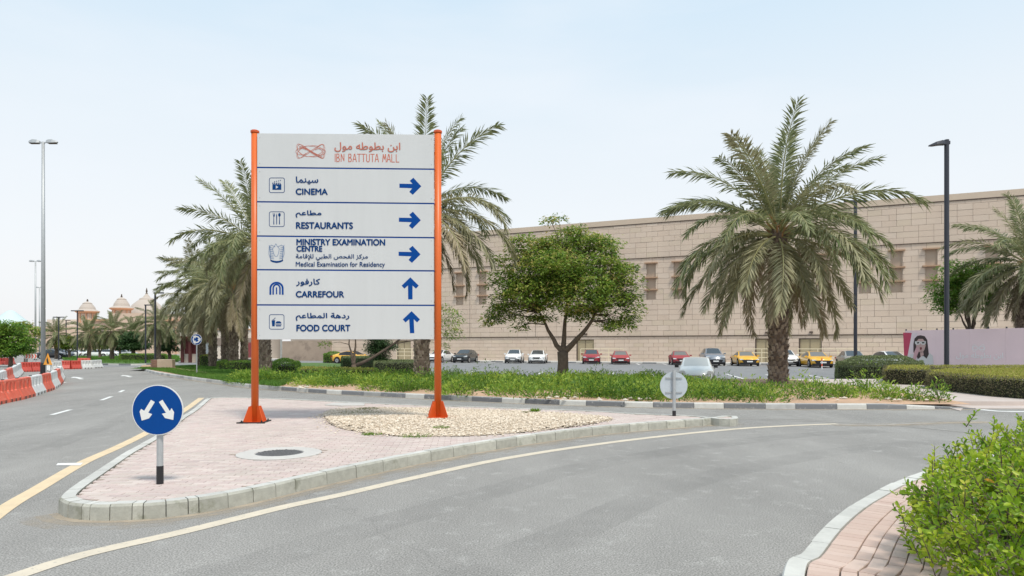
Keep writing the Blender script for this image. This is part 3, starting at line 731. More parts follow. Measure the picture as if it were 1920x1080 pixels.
# ------------------------------------------------------------------ mall building (stone block wall)
ang_w = math.atan(WS); T = Vector((math.cos(ang_w), math.sin(ang_w)))
W0 = Vector((0, 86.0))
def wall_s(u):
    d = wall_d(u); x = X(u, d); return x / T.x
mall = thing('mall_building', 'long windowless mall building of sand coloured stone blocks with terracotta ledges behind the parked cars', 'building', (W0.x, W0.y, 0), ang_w)
S0, S1 = wall_s(545), 66.0; TOPZ = 16.75
# body set 0.25 behind the block faces
MB().box(((S0 + S1) / 2, 12.25 + .25, TOPZ / 2 - .2), (S1 - S0, 24, TOPZ - .2)).build('wall', M_mort2, mall)
wins = [wall_s(u) for u in (862, 905, 1163, 1221, 1272, 1493, 1545, 1622, 1681, 1746, 1860)]
doors = [wall_s(u) for u in (757, 1097, 1436, 1519)]
openings = [(s - .52, s + .52, 7.28, 11.48) for s in wins] + [(s - 1.1, s + 1.1, 0, 2.7) for s in doors]
rows = [(k * .45, (k + 1) * .45, 1.15) for k in range(6)] + [(2.7, 3.0, 1.6)] + [(3.08 + k * .6, 3.68 + k * .6, 1.3) for k in range(15)] + [(12.14 + k * .6, 12.74 + k * .6, 1.3) for k in range(6)]
rows += [(15.74, 16.05, 1.3)]
rows[5 + 0 + 0] = rows[5]
blocks = []
jj = 0
for z0, z1, bl in rows:
    jj += 1; s = S0 - (bl / 2 if jj % 2 else 0)
    while s < S1:
        ln = bl * rnd.choice([1, 1, 1, .5, 1.5]) if jj % 3 == 0 else bl
        a, b2 = max(s, S0), min(s + ln, S1); s += ln
        if b2 - a < .12: continue
        segs = [(a, b2)]
        for o0, o1, oz0, oz1 in openings:
            if z0 < oz1 - .05 and z1 > oz0 + .05:
                ns = []
                for p, q in segs:
                    if q <= o0 or p >= o1: ns.append((p, q)); continue
                    if p < o0: ns.append((p, o0))
                    if q > o1: ns.append((o1, q))
                segs = ns
        for p, q in segs:
            if q - p > .1: blocks.append((p, q, z0, z1))
def bsize(bk):
    p = W0 + T * ((bk[0] + bk[1]) / 2); u = 960 + FPX * p.x / p.y
    vis = u < 1930 and (bk[3] < 15 or True)
    return (bk[1] - bk[0]) * (bk[3] - bk[2]) / p.y ** 2 * (1 if vis else 0)
blocks.sort(key=bsize, reverse=True)
mass = MB()
def block(mb, bk):
    a, b2, z0, z1 = bk; g_ = .010; pr = rnd.uniform(-.014, .014)
    mb.box(((a + b2) / 2, .125 + pr, (z0 + z1) / 2), (b2 - a - 2 * g_, .25, z1 - z0 - 2 * g_))
for i, bk in enumerate(blocks):
    if i < 300: o = MB(); block(o, bk); o.build('stone_block', M_stone, mall)
    else: block(mass, bk)
tag(mass.build('stone_blocks_beyond', M_stone, mall), kind='stuff')
MB().box(((S0 + S1) / 2, .05, 3.045), (S1 - S0, .3, .055)).build('string_course', M_dark, mall)
MB().box(((S0 + S1) / 2, .05, 12.11), (S1 - S0, .3, .05)).build('string_course', M_dark, mall)
MB().box(((S0 + S1) / 2, .09, 16.10), (S1 - S0, .3, .09)).build('string_course', M_dark, mall)
MB().box(((S0 + S1) / 2, .16, 16.45), (S1 - S0, .42, .6)).build('coping', M_stonel, mall)
for s in wins:
    wn = MB().box((s, .20, 9.38), (1.02, .05, 4.18)).build('window_niche', M_niche, mall)
    for zz in (11.50, 9.80, 8.40): MB().box((s, -.06, zz), (1.5, .5, .13)).build('ledge', M_ledge, wn)
    MB().box((s - .46, .155, 9.38), (.06, .04, 4.1)).box((s + .46, .155, 9.38), (.06, .04, 4.1)).build('frame', M_stonel, wn)
for s in doors:
    dr = MB().box((s, .19, 1.33), (2.1, .06, 2.55)).build('door', M_door, mall)
    MB().box((s - 1.02, .10, 1.33), (.12, .12, 2.6)).build('door_frame', M_dark, dr); MB().box((s, .14, 1.33), (.03, .04, 2.5)).build('door_gap', M_dark, dr)
    MB().box((s + .1, -.06, 3.35), (.35, .2, .18)).build('wall_lamp', M_dark, mall)
for u in (881, 1408, 1004): MB().box((wall_s(u), -.012, 7.6), (.035, .01, 9)).build('expansion_joint', M_dark, mall)
# railings in front of the doors
for uc, w_, lab in ((1128, 5.0, 'pale yellow railing by the door between the leafy tree and the red cars'), (1420, 2.6, 'short pale yellow railing just left of the big palm trunk'), (1552, 5.5, 'pale yellow railing behind the right yellow car'), (765, 3.4, 'cream railing by the wall left of the sign post base')):
    d = wall_d(uc, 82.6); rt = thing('railing', lab, 'railing', (X(uc, d), d, .13), ang_w)
    for zz in (.55, 1.05, 1.45): MB().tube([(-w_ / 2, 0, zz), (w_ / 2, 0, zz)], .035, 6).build('rail', M_rail, rt)
    for k in range(4): MB().tube([(-w_ / 2 + k * w_ / 3, 0, 0), (-w_ / 2 + k * w_ / 3, 0, 1.47)], .04, 6).build('post', M_rail, rt)
# wall piece left under the sign
sm = thing('low_wall', 'low wall seen under the sign, shadow painted on as darker patches', 'wall', (X(575, 90), 90, 0), ang_w)
MB().box((0, 0, 1.3), (8, .3, 2.6)).build('panel', mat('shadow painted wall', (.40, .31, .24), .9, noise=(.35, .2), wear=((.27, .21, .165), .5, .5)), sm)  # darker patches put the shadow on this wall into its colour

# ------------------------------------------------------------------ the mall direction sign
SL, SR = Vector((X(478, 13.9), 13.9)), Vector((X(821, 14.0), 14.0))
sv = SR - SL; sign_ang = math.atan2(sv.y, sv.x); SW = sv.length
sign = thing('direction_sign', 'large mall direction sign, six pale panels between two orange posts', 'sign', (SL.x, SL.y, IS_Z), sign_ang)
def su(u, v):   # photograph pixel -> sign plane (x, z) local
    f = (u - 960) / FPX; dx = math.cos(sign_ang); dy = math.sin(sign_ang)
    # (SL.x + t dx) / (SL.y + t dy) = f
    t = (f * SL.y - SL.x) / (dx - f * dy); d = SL.y + t * dy
    return t, Z(v, d) - IS_Z
for k, (xl, z0) in enumerate(((0, 0.0), (SW, .09))):
    top = 6.07 - IS_Z if k == 0 else 6.10 - IS_Z
    pst = MB().lathe([(.072, z0), (.072, top - .03)], (xl, 0, 0), 20).build('post', M_orange, sign, smooth=False)
    for p_ in pst.data.polygons: p_.use_smooth = len(p_.vertices) == 4
    MB().lathe([(.086, top - .035), (.086, top + .005), (.06, top + .02)], (xl, 0, 0), 20).build('post_cap', M_orange2, pst)
    ft = MB()
    for a in range(4):
        an = R(45 + 90 * a + 8); c_, s_ = math.cos(an), math.sin(an)
        q = [(.06, z0 + .012), (.255, z0 + .012), (.265, z0 + .04), (.14, z0 + .33), (.068, z0 + .33)]
        nrm = Vector((-s_, c_, 0)) * .007; P = []
        for sg in (-1, 1): P += [Vector((xl + r * c_, r * s_, z)) + nrm * sg for r, z in q]
        n5 = 5; ft.add(P, [tuple(range(4, -1, -1)), tuple(range(5, 10))] + [(i, (i + 1) % 5, 5 + (i + 1) % 5, 5 + i) for i in range(5)])
        fb = MB(); fb.add(P, [tuple(range(4, -1, -1)), tuple(range(5, 10))] + [(i, (i + 1) % 5, 5 + (i + 1) % 5, 5 + i) for i in range(5)]); fb.build('gusset', M_orange2, sign)
    MB().box((xl, 0, z0 + .008), (.40, .40, .012)).build('base_plate', M_orange2, sign)
bf = MB(); bf.box((0, -.24, .012), (.56, .03, .025)); bf.box((0, .24, .012), (.50, .03, .025)); bf.box((-.23, 0, .012), (.03, .45, .025)); bf.box((.23, 0, .012), (.03, .45, .025))
bf.build('anchor_frame', M_black, sign)
for dx, dy in ((-.2, -.2), (.2, -.2), (-.2, .2), (.2, .2)): MB().tube([(dx, dy, 0), (dx, dy, .055)], .014, 6).build('bolt', M_black, sign)
edges = [(252.5, 255), (316, 319.3), (380, 383.3), (443.8, 447), (506.6, 508.8), (572.2, 573), (636.5, 636)]
YF = -.085; xL, xR = .076, SW - .076
def ez(k, left): u = 487 if left else 815; return su(u, edges[k][0 if left else 1])[1]
for k in range(6):
    zt0, zt1 = ez(k, True), ez(k, False); zb0, zb1 = ez(k + 1, True), ez(k + 1, False)
    gp = .015
    pb = MB(); P = []
    q = [(xL, zb0 + (gp if k < 5 else 0)), (xR, zb1 + (gp if k < 5 else 0)), (xR, zt1 - (gp if k else 0)), (xL, zt0 - (gp if k else 0))]
    pb.plate(q, YF, YF + .05); pb.build('panel', M_panel, sign)
    if k < 5:
        q = [(xL - .01, zb0 - gp), (xR + .01, zb1 - gp), (xR + .01, zb1 + gp), (xL - .01, zb0 + gp)]
        MB().plate(q, YF + .008, YF + .05).build('divider', M_blue, sign)
for k in range(6):
    for xx in (xL + .05, xR - .05):
        for q_ in (.12, .88):
            zz_ = ez(k, True) + (ez(k + 1, True) - ez(k, True)) * q_; MB().tube([(xx, YF - .004, zz_), (xx, YF + .002, zz_)], .009, 6).build('screw', M_galv, sign)
MB().box((SW / 2, .0, ez(0, True) - .3), (SW - .13, .06, .06)).build('crossbar', M_galv, sign)
MB().box((SW / 2, .0, ez(6, True) + .3), (SW - .13, .06, .06)).build('crossbar', M_galv, sign)
for k in range(4): MB().box((.4 + k * (SW - .8) / 3, -.01, (ez(0, True) + ez(6, True)) / 2), (.05, .04, 3.9)).build('stiffener', M_galv, sign)
YT = YF - .001
def stext(s, m, x0, y0, x1, y1, bold=0, strikes=1, name='lettering'):
    a = su(x0, y1); b_ = su(x1, y0); return text_mesh(name, s, m, sign, (a[0], a[1], b_[0], b_[1]), YT, bold, strikes)
def z1(crop_x, crop_y): return (480 + crop_x / 5.4, 240 + crop_y / 5.4)
def z2(crop_x, crop_y): return (480 + crop_x / 5.4, 440 + crop_y / 5.4)
def st(zf, s, m, cx0, cy0, cx1, cy1, **k):
    a = zf(cx0, cy0); b_ = zf(cx1, cy1); return stext(s, m, a[0], a[1], b_[0], b_[1], **k)
BB = dict(bold=.007, strikes=5)
st(z1, 'CINEMA', M_bluedark, 417, 626, 734, 684, **BB)
st(z1, 'RESTAURANTS', M_bluedark, 420, 966, 988, 1026, **BB)
st(z2, 'MINISTRY EXAMINATION', M_bluedark, 424, 55, 1312, 112, **BB)
st(z2, 'CENTRE', M_bluedark, 424, 122, 680, 176, **BB)
st(z2, 'Medical Examination for Residency', M_bluedark, 416, 283, 1312, 342, bold=.002, strikes=5)
st(z2, 'CARREFOUR', M_bluedark, 418, 578, 900, 637, **BB)
st(z2, 'FOOD COURT', M_bluedark, 424, 916, 962, 978, **BB)
BA = dict(bold=.005, strikes=5)
st(z1, ar('FEB3 FEF4 FEE8 FEE4 FE8E'), M_bluedark, 418, 505, 640, 578, **BA)
st(z1, ar('FEE3 FEC4 FE8E FECB FEE2'), M_bluedark, 415, 846, 672, 914, **BA)
st(z2, ar('FEE3 FEAE FEDB FEB0', 'FE8D FEDF FED4 FEA4 FEBA', 'FE8D FEDF FEC4 FE92 FEF2', 'FEDF FEFA FED7 FE8E FEE3 FE94'), M_bluedark, 416, 204, 1140, 268, bold=.002, strikes=5)
st(z2, ar('FEDB FE8E FEAD FED3 FEEE FEAD'), M_bluedark, 420, 452, 658, 524, **BA)
st(z2, ar('FEAD FEA9 FEEB FE94', 'FE8D FEDF FEE4 FEC4 FE8E FECB FEE2'), M_bluedark, 416, 796, 952, 872, **BA)
st(z1, ar('FE8D FE91 FEE6', 'FE91 FEC4 FEEE FEC3 FEEA', 'FEE3 FEEE FEDD'), M_terra, 805, 163, 1466, 252, bold=.003, strikes=5)
# thin lettering of the mall name, drawn as strokes on a unit grid
GL = {'I': [[(.5, 0), (.5, 1)]], 'B': [[(.1, 0), (.1, 1), (.6, 1), (.72, .86), (.66, .62), (.1, .5)], [(.1, .5), (.6, .5), (.85, .3), (.7, .03), (.1, 0)]],
      'N': [[(.1, 0), (.1, 1), (.85, .1), (.85, 1)]], 'A': [[(.02, 0), (.42, 1), (.55, 1), (.95, 0)], [(.2, .33), (.8, .33)]],
      'T': [[(0, 1), (1, 1)], [(.5, 1), (.5, 0)]], 'U': [[(.12, 1), (.12, .2), (.3, 0), (.7, 0), (.88, .2), (.88, 1)]],
      'M': [[(.02, 0), (.2, 1), (.5, .35), (.8, 1), (.98, 0)]], 'L': [[(.1, 1), (.1, 0), (.85, 0)]]}
def stroke(mb, pts, wd, y, dy=0.0):
    """flat polyline in x-z"""
    for i in range(len(pts) - 1):
        a = Vector(pts[i]); b_ = Vector(pts[i + 1]); t = (b_ - a).normalized() * (wd / 2); n = Vector((-t.y, t.x)); a2 = a - t * .6; b2 = b_ + t * .6
        yy = y - .0006 * (i % 2) - dy
        q = [a2 - n, b2 - n, b2 + n, a2 + n]; mb.add([(p.x, yy, p.y) for p in q], [(0, 1, 2, 3)], .5)
nm = MB(); txt = 'IBN BATTUTA MALL'; wch = {'I': .45, ' ': .7}
tot = sum(wch.get(c, 1) * 1.18 for c in txt); a0 = su(*z1(803, 352)); a1 = su(*z1(1466, 280)); cx = a0[0]; ux = (a1[0] - a0[0]) / tot
for c in txt:
    wc = wch.get(c, 1)
    for j, sk in enumerate(GL.get(c, [])):
        stroke(nm, [(cx + p[0] * ux * wc, a0[1] + p[1] * (a1[1] - a0[1])) for p in sk], .016, YT - .001, .0012 * j)
    cx += wc * 1.18 * ux
nm.build('mall_name', M_terra, sign)
# interlaced loop emblem
lg = MB(); lc = su(*z1(566, 248)); lr = (su(*z1(718, 248))[0] - lc[0]); lh = (su(*z1(566, 170))[1] - lc[1])
def curve_pts(fn, n=60): return [fn(2 * math.pi * i / n) for i in range(n + 1)]
for j, (sx_, ph) in enumerate(((1.0, .0), (.93, .14))):
    def fn(t, sx_=sx_, ph=ph):
        x = math.sin(2 * t + ph) * (1 - .12 * abs(math.sin(3 * t))); z = math.sin(3 * t + .1)
        return (lc[0] + x * lr * sx_, lc[1] + z * lh * sx_ * (.70 + .30 * abs(x)))
    stroke(lg, curve_pts(fn, 120), .0075, YT - .001, .0013 * j)
for dz_ in (0, .13): stroke(lg, [(lc[0] + x_ * lr, lc[1] + (.62 * math.cos((x_ + .75) * math.pi / 1.5) - dz_) * lh) for x_ in [-.75 + 1.5 * k / 30 for k in range(31)]], .009, YT - .001, .004)
for sg in (-1, 1): stroke(lg, [(lc[0] + sg * lr * (.62 + .36 * math.cos(a)), lc[1] + lh * (-.05 + .42 * math.sin(a))) for a in [R(-150 + 300 * k / 24) for k in range(25)]], .008, YT - .001, .0055)
lg.build('emblem', M_terra, sign)
# arrows
def flat(poly, m, name, y=YT - .001, parent=sign): return MB().add([(p[0], y, p[1]) for p in poly], [tuple(range(len(poly)))], .5).build(name, m, parent)
def arrow(zf, pts, name='arrow'): flat([su(*zf(*p)) for p in pts], M_blue, name)
for zf, dx, dy in ((z1, 0, 0), (z1, -5, 342), (z2, -8, -395)):
    pts = [(1458, 575), (1578, 577), (1565, 545), (1600, 515), (1678, 600), (1592, 686), (1560, 655), (1588, 622), (1578, 620), (1458, 614)]
    pts = [(1458, 574), (1590, 576), (1562, 545), (1598, 514), (1678, 600), (1592, 686), (1558, 656), (1586, 620), (1458, 615)]
    arrow(zf, [(x + dx, y + dy) for x, y in pts][::-1])
for dx, dy, lean in ((0, 0, 0), (12, 340, 6)):
    pts = [(1568, 436), (1653, 520), (1624, 550), (1590, 518), (1590 + lean, 658), (1546 + lean, 658), (1544, 518), (1508, 550), (1480, 520)]
    arrow(z2, [(x + dx, y + dy) for x, y in pts][::-1])
# framed pictograms
def rrect(zf, x0, y0, x1, y1, r, wd):
    P = []
    for cx_, cy_, a0_ in ((x1 - r, y0 + r, -90), (x1 - r, y1 - r, 0), (x0 + r, y1 - r, 90), (x0 + r, y0 + r, 180)):
        for k in range(5): an = R(a0_ + k * 22.5); P.append((cx_ + r * math.cos(an), cy_ + r * math.sin(an)))
    P.append(P[0]); mb = MB(); stroke(mb, [su(*zf(*p)) for p in P], wd, YT - .001); return mb.build('pictogram_frame', M_bluedark, sign)
def F_(mb, zf, pts, dy=.001): mb.add([(*[su(*zf(*p))[0]], YT - dy, su(*zf(*p))[1]) for p in pts][::-1], [tuple(range(len(pts)))], .5)
f1 = rrect(z1, 149, 516, 301, 664, 18, .012); f2 = rrect(z1, 149, 857, 299, 1006, 18, .012); f3 = rrect(z2, 149, 812, 297, 958, 18, .012)
pg = MB()   # clapperboard
F_(pg, z1, [(180, 582), (270, 582), (270, 636), (180, 636)])
for k in range(5): x = 182 + k * 18; F_(pg, z1, [(x, 582), (x + 12, 582), (x + 4, 562), (x - 4, 566)], .0016)
for k in range(4): x = 194 + k * 20; F_(pg, z1, [(x, 562 - k * 4), (x + 9, 558 - k * 4), (x + 15, 546 - k * 4), (x + 6, 550 - k * 4)], .0016)
pg.build('clapperboard_icon', M_bluedark, sign)
pw = MB(); F_(pw, z1, [(215, 592), (240, 609), (215, 626)], .003); pw.build('play_icon', M_panel, sign)
pg = MB()
for pts in ([(191, 905), (196, 905), (199, 985), (189, 985)], [(183, 872), (188, 872), (190, 892), (193, 892), (193, 872), (196, 872), (198, 892), (202, 872), (206, 872), (203, 902), (197, 912), (190, 908)],
            [(218, 895), (224, 870), (228, 895), (226, 985), (219, 985)], [(248, 905), (254, 905), (256, 985), (246, 985)]): F_(pg, z1, pts)
F_(pg, z1, [(251 + 13 * math.cos(a), 888 + 19 * math.sin(a)) for a in [k * math.pi / 8 for k in range(16)]], .0016)
pg.build('cutlery_icon', M_bluedark, sign)
pg = MB(); F_(pg, z2, [(172, 870), (208, 870), (203, 930), (178, 930)]); F_(pg, z2, [(178, 862), (206, 862), (206, 867), (178, 867)]); F_(pg, z2, [(190, 862), (198, 846), (214, 842), (214, 847), (200, 851), (195, 862)], .0016)
F_(pg, z2, [(212, 900), (216, 886), (228, 878), (252, 878), (266, 886), (271, 900)]); F_(pg, z2, [(210, 906), (273, 906), (273, 912), (210, 912)]); F_(pg, z2, [(214, 918), (270, 918), (266, 930), (216, 930)]); pg.build('meal_icon', M_bluedark, sign)
# triple arch mark
pg = MB()
def arch(cx_, rx, ry, yb, yc, a0_, a1_, wd, n=14):
    P = [(cx_ + rx * math.cos(R(a0_ + (a1_ - a0_) * k / n)), yc - ry * math.sin(R(a0_ + (a1_ - a0_) * k / n))) for k in range(n + 1)]
    if yb: P = ([(P[0][0], yb)] if a0_ == 0 else []) + P + ([(P[-1][0], yb)] if a1_ == 180 else [])
    stroke(pg, [su(*z2(*p)) for p in P], wd, YT - .001, .0013 * rnd.randrange(3))
arch(222, 62, 58, 606, 548, 0, 180, .036); arch(222, 34, 42, 606, 550, 0, 180, .030); pg.box((su(*z2(222, 575))[0], YT - .004, su(*z2(222, 572))[1]), (.024, .001, .14))
pg.build('arch_icon', M_blue, sign)
# falcon emblem
pg = MB(); body_ = [(208, 112), (214, 98), (222, 108), (228, 125), (240, 135), (250, 150), (240, 200), (228, 225), (206, 225), (194, 200), (182, 150), (196, 130)]
stroke(pg, [su(*z2(*p)) for p in body_ + [body_[0]]], .009, YT - .001)
for sg in (-1, 1):
    for k in range(7):
        y_ = 128 + k * 18; x_o = 222 + sg * (76 - k * 3); x_i = 222 + sg * (40 - k * 2)
        stroke(pg, [su(*z2(*p)) for p in ((x_i, y_ + 14), (222 + sg * 62, y_ + 10), (x_o, y_ - 14))], .011, YT - .001, .0013 * (k % 3))
    stroke(pg, [su(*z2(*p)) for p in ((222 + sg * 14, 128), (222 + sg * 50, 112), (222 + sg * 74, 128), (222 + sg * 77, 200), (222 + sg * 60, 250))], .008, YT - .001, .004)
pg.build('falcon_emblem', mat('emblem blue', (.12, .20, .36), .5), sign)
pg = MB(); F_(pg, z2, [(160, 250), (172, 262), (200, 270), (222, 272), (246, 270), (274, 262), (286, 250), (288, 272), (262, 286), (222, 293), (184, 286), (160, 274)]); pg.build('emblem_scroll', M_bluedark, sign)

# ------------------------------------------------------------------ small road signs
def disc(parent, r, z, y, m, name, th=.004, seg=40):
    P = [(r * math.cos(2 * math.pi * k / seg), y, z + r * math.sin(2 * math.pi * k / seg)) for k in range(seg)] + [(r * math.cos(2 * math.pi * k / seg), y + th, z + r * math.sin(2 * math.pi * k / seg)) for k in range(seg)]
    F = [tuple(range(seg)), tuple(range(2 * seg - 1, seg - 1, -1))] + [(k, seg + k, seg + (k + 1) % seg, (k + 1) % seg) for k in range(seg)]
    return MB().add(P, F, .5).build(name, m, parent)
sx, sy = G(300, 907, IS_Z); px = FPX / sy
s1 = thing('road_sign', 'blue round road sign with two white arrows on a short grey post', 'road sign', (sx, sy, IS_Z), R(2))
zc = Z(768, sy) - IS_Z; rr = 47 / px
MB().tube([(0, 0, .2), (0, 0, zc + .1)], .034, 14).build('pole', M_galv, s1)
MB().tube([(0, 0, -.02), (0, 0, .2)], .037, 14).build('pole_foot', M_black, s1)
disc(s1, rr, zc, -.055, M_signwhite, 'sign_plate', .012); d2 = disc(s1, rr * .965, zc, -.058, M_blue2, 'blue_face', .002)
MB().box((0, -.036, zc + .12), (.28, .025, .03)).build('bracket', M_galv, s1); MB().box((0, -.036, zc - .12), (.28, .025, .03)).build('bracket', M_galv, s1)
def c3(x, y): return (x / 2.842, 700 + y / 2.842)     # photo crop units
ctr = (304.4, 768.5)
for pts in ([(832, 140), (852, 152), (818, 208), (838, 216), (822, 238), (784, 250), (773, 202), (781, 188), (797, 198)], [(873, 152), (892, 140), (930, 200), (939, 184), (952, 205), (948, 247), (905, 237), (889, 214), (910, 209)]):
    q = [((c3(*p)[0] - ctr[0]) / px, (ctr[1] - c3(*p)[1]) / px + zc) for p in pts][::-1]
    MB().add([(p[0], -.061, p[1]) for p in q], [tuple(range(len(q)))], .5).build('arrow', M_signwhite, s1)
sx, sy = G(1264, 780, IS_Z); px = FPX / sy
s2 = thing('road_sign', 'grey back of a round road sign on a short post at the island tip', 'road sign', (sx, sy, IS_Z), R(176))
zc = Z(723, sy) - IS_Z; rr = 25.5 / px
MB().tube([(0, 0, .12), (0, 0, zc + rr + .05)], .036, 12).build('pole', M_galv, s2); MB().tube([(0, 0, -.02), (0, 0, .12)], .040, 12).build('pole_foot', M_black, s2)
disc(s2, rr, zc, -.06, M_grey, 'sign_plate', .012)
for dz in (.17, -.15): MB().box((0, -.038, zc + dz), (.36, .022, .028)).build('bracket', M_galv, s2)
sx, sy = G(369, 703, .155); px = FPX / sy
s3 = thing('road_sign', 'blue roundabout sign with white circling arrows on a tall thin pole in the lawn', 'road sign', (sx, sy, .155), R(0))
zc = Z(636.5, sy) - .155; rr = 10.3 / px
MB().tube([(0, 0, -.02), (0, 0, zc + .2)], .035, 10).build('pole', M_galv, s3)
disc(s3, rr, zc, -.05, M_signwhite, 'sign_plate', .012); disc(s3, rr * .93, zc, -.056, M_blue2, 'blue_face', .002)
for k in range(3):
    a0_ = R(95 + k * 120); mb = MB(); P = [(math.cos(a0_ - q * R(16)) * rr * .55, zc + math.sin(a0_ - q * R(16)) * rr * .55) for q in range(6)]
    stroke(mb, P, .075, -.060); e1 = Vector(P[-1]); t = (e1 - Vector(P[-2])).normalized(); n = Vector((-t.y, t.x)); q = [e1 - n * .11, e1 + t * .15, e1 + n * .11]
    mb.add([(p.x, -.0625, p.y) for p in q], [(0, 1, 2)], .5); mb.build('arrow', M_signwhite, s3)
sx, sy = G(527, 700); gp = thing('sign_pole', 'plain thin white pole behind the sign, left of the dark double trunk', 'pole', (X(527, 42), 42, 0)); MB().tube([(0, 0, 0), (0, 0, 3.2)], .045, 8).build('pole', M_white, gp); MB().lathe([(.06, 3.2), (.05, 3.23)], seg=8).build('cap', M_white, gp)

# ------------------------------------------------------------------ lamp posts
def double_lamp(u, vb, h, label, d=None):
    d = d or CAM_H * FPX / (vb - HZ); t = thing('street_lamp', label, 'street lamp', (X(u, d), d, 0), 0, 'tall double-headed street lamps on the left')
    MB().tube([(0, 0, .75), (0, 0, h * .5), (0, 0, h)], [.135, .11, .085], 14).build('pole', M_galv, t, smooth=True)
    MB().tube([(0, 0, 0), (0, 0, .62), (0, 0, .75)], [.16, .16, .14], 14).build('pole_foot', M_black, t)
    MB().box((0, 0, .01), (.5, .5, .03)).build('base_plate', M_black, t)
    for s_ in (-1, 1):
        MB().tube([(0, 0, h - .08), (s_ * .28, 0, h - .02)], .035, 8).build('arm', M_galv, t)
        hd = MB(); P = []
        for x_, w_, zt, zb in ((.2, .09, .05, -.06), (.32, .16, .11, -.09), (.6, .18, .13, -.09), (.82, .12, .06, -.06), (.90, .05, .0, -.03)):
            P += [(s_ * x_, -w_, h + zb), (s_ * x_, w_, h + zb), (s_ * x_, w_ * .7, h + zt), (s_ * x_, -w_ * .7, h + zt)]
        F = [(i * 4 + a, i * 4 + (a + 1) % 4, (i + 1) * 4 + (a + 1) % 4, (i + 1) * 4 + a) for i in range(4) for a in range(4)] + [(3, 2, 1, 0), (16, 17, 18, 19)]
        hd.add(P, F).build('lamp_head', M_galv, t)
        MB().box((s_ * .56, 0, h - .10), (.5, .26, .02)).build('lamp_glass', M_dark, t)
    return t
d1 = 42.2; double_lamp(81, 703, Z(266, d1), 'nearest and tallest grey double-headed street lamp with a black foot', d1)
double_lamp(66.5, 676, 13.8, 'second grey double-headed street lamp, left of and behind the nearest one', 95); double_lamp(74, 671, 13.8, 'farthest grey double-headed street lamp, between the other two', 136)
def arm_lamp(u, d, vtop, label, side=-1, kind='flat'):
    h = Z(vtop, d); t = thing('lamp_post', label, 'lamp post', (X(u, d), d, 0))
    r = .115 if d < 50 else .075
    MB().tube([(0, 0, 0), (0, 0, h)], [r, r * .95], 12).build('pole', M_darkpole, t); MB().lathe([(r * 1.9, 0), (r * 1.9, .03), (r * 1.2, .12)], seg=12).build('pole_foot', M_darkpole, t)
    if kind == 'flat':
        P = []; s_ = side
        for x_, w_, zt, zb in ((.1, .10, -.05, -.26), (.3, .20, -.06, -.24), (.6, .22, -.14, -.28), (.86, .08, -.26, -.31)):
            P += [(s_ * x_, -w_, h + zb), (s_ * x_, w_, h + zb), (s_ * x_, w_ * .8, h + zt), (s_ * x_, -w_ * .8, h + zt)]
        F = [(i * 4 + a, i * 4 + (a + 1) % 4, (i + 1) * 4 + (a + 1) % 4, (i + 1) * 4 + a) for i in range(3) for a in range(4)] + [(3, 2, 1, 0), (12, 13, 14, 15)]
        MB().add(P, F).build('lamp_head', M_darkpole, t); MB().box((s_ * .02, 0, h - .16), (.28, .2, .16)).build('bracket', M_darkpole, t)
    else:
        MB().box((side * .28, 0, h - .05), (.75 if kind == 'arm' else 1.6, .16, .1)).build('lamp_head', M_darkpole, t) if kind == 'arm' else MB().box((0, 0, h - .05), (1.5, .2, .12)).build('lamp_head', M_darkpole, t)
    return t
arm_lamp(1775, 33.5, 262, 'tall dark lamp post with one angled head in front of the pink hoarding')
arm_lamp(1604, 46, 376, 'dark lamp post partly behind the big palm crown', 1, 'tee')
arm_lamp(291, 53, 548, 'dark gooseneck lamp post, the taller of two left of the palm cluster', 1, 'arm'); arm_lamp(273, 67, 571, 'dark gooseneck lamp post, the shorter of two left of the palm cluster', 1, 'arm')
arm_lamp(110, 95, 594, 'small far T-headed lamp post left of the domes', 1, 'tee'); arm_lamp(124, 105, 600, 'small far one-armed lamp post left of the domes', 1, 'arm'); arm_lamp(145, 85, 582, 'far T-headed lamp post at the left side of the left turret', 1, 'tee')
bl = thing('bollard', 'thin red and white bollard in front of the right yellow car', 'bollard', (X(1541, 56), 56, pz(56)))
for k in range(4): MB().tube([(0, 0, k * .22), (0, 0, k * .22 + .22)], .05, 10).build('band', M_barr if k % 2 else M_white, bl)

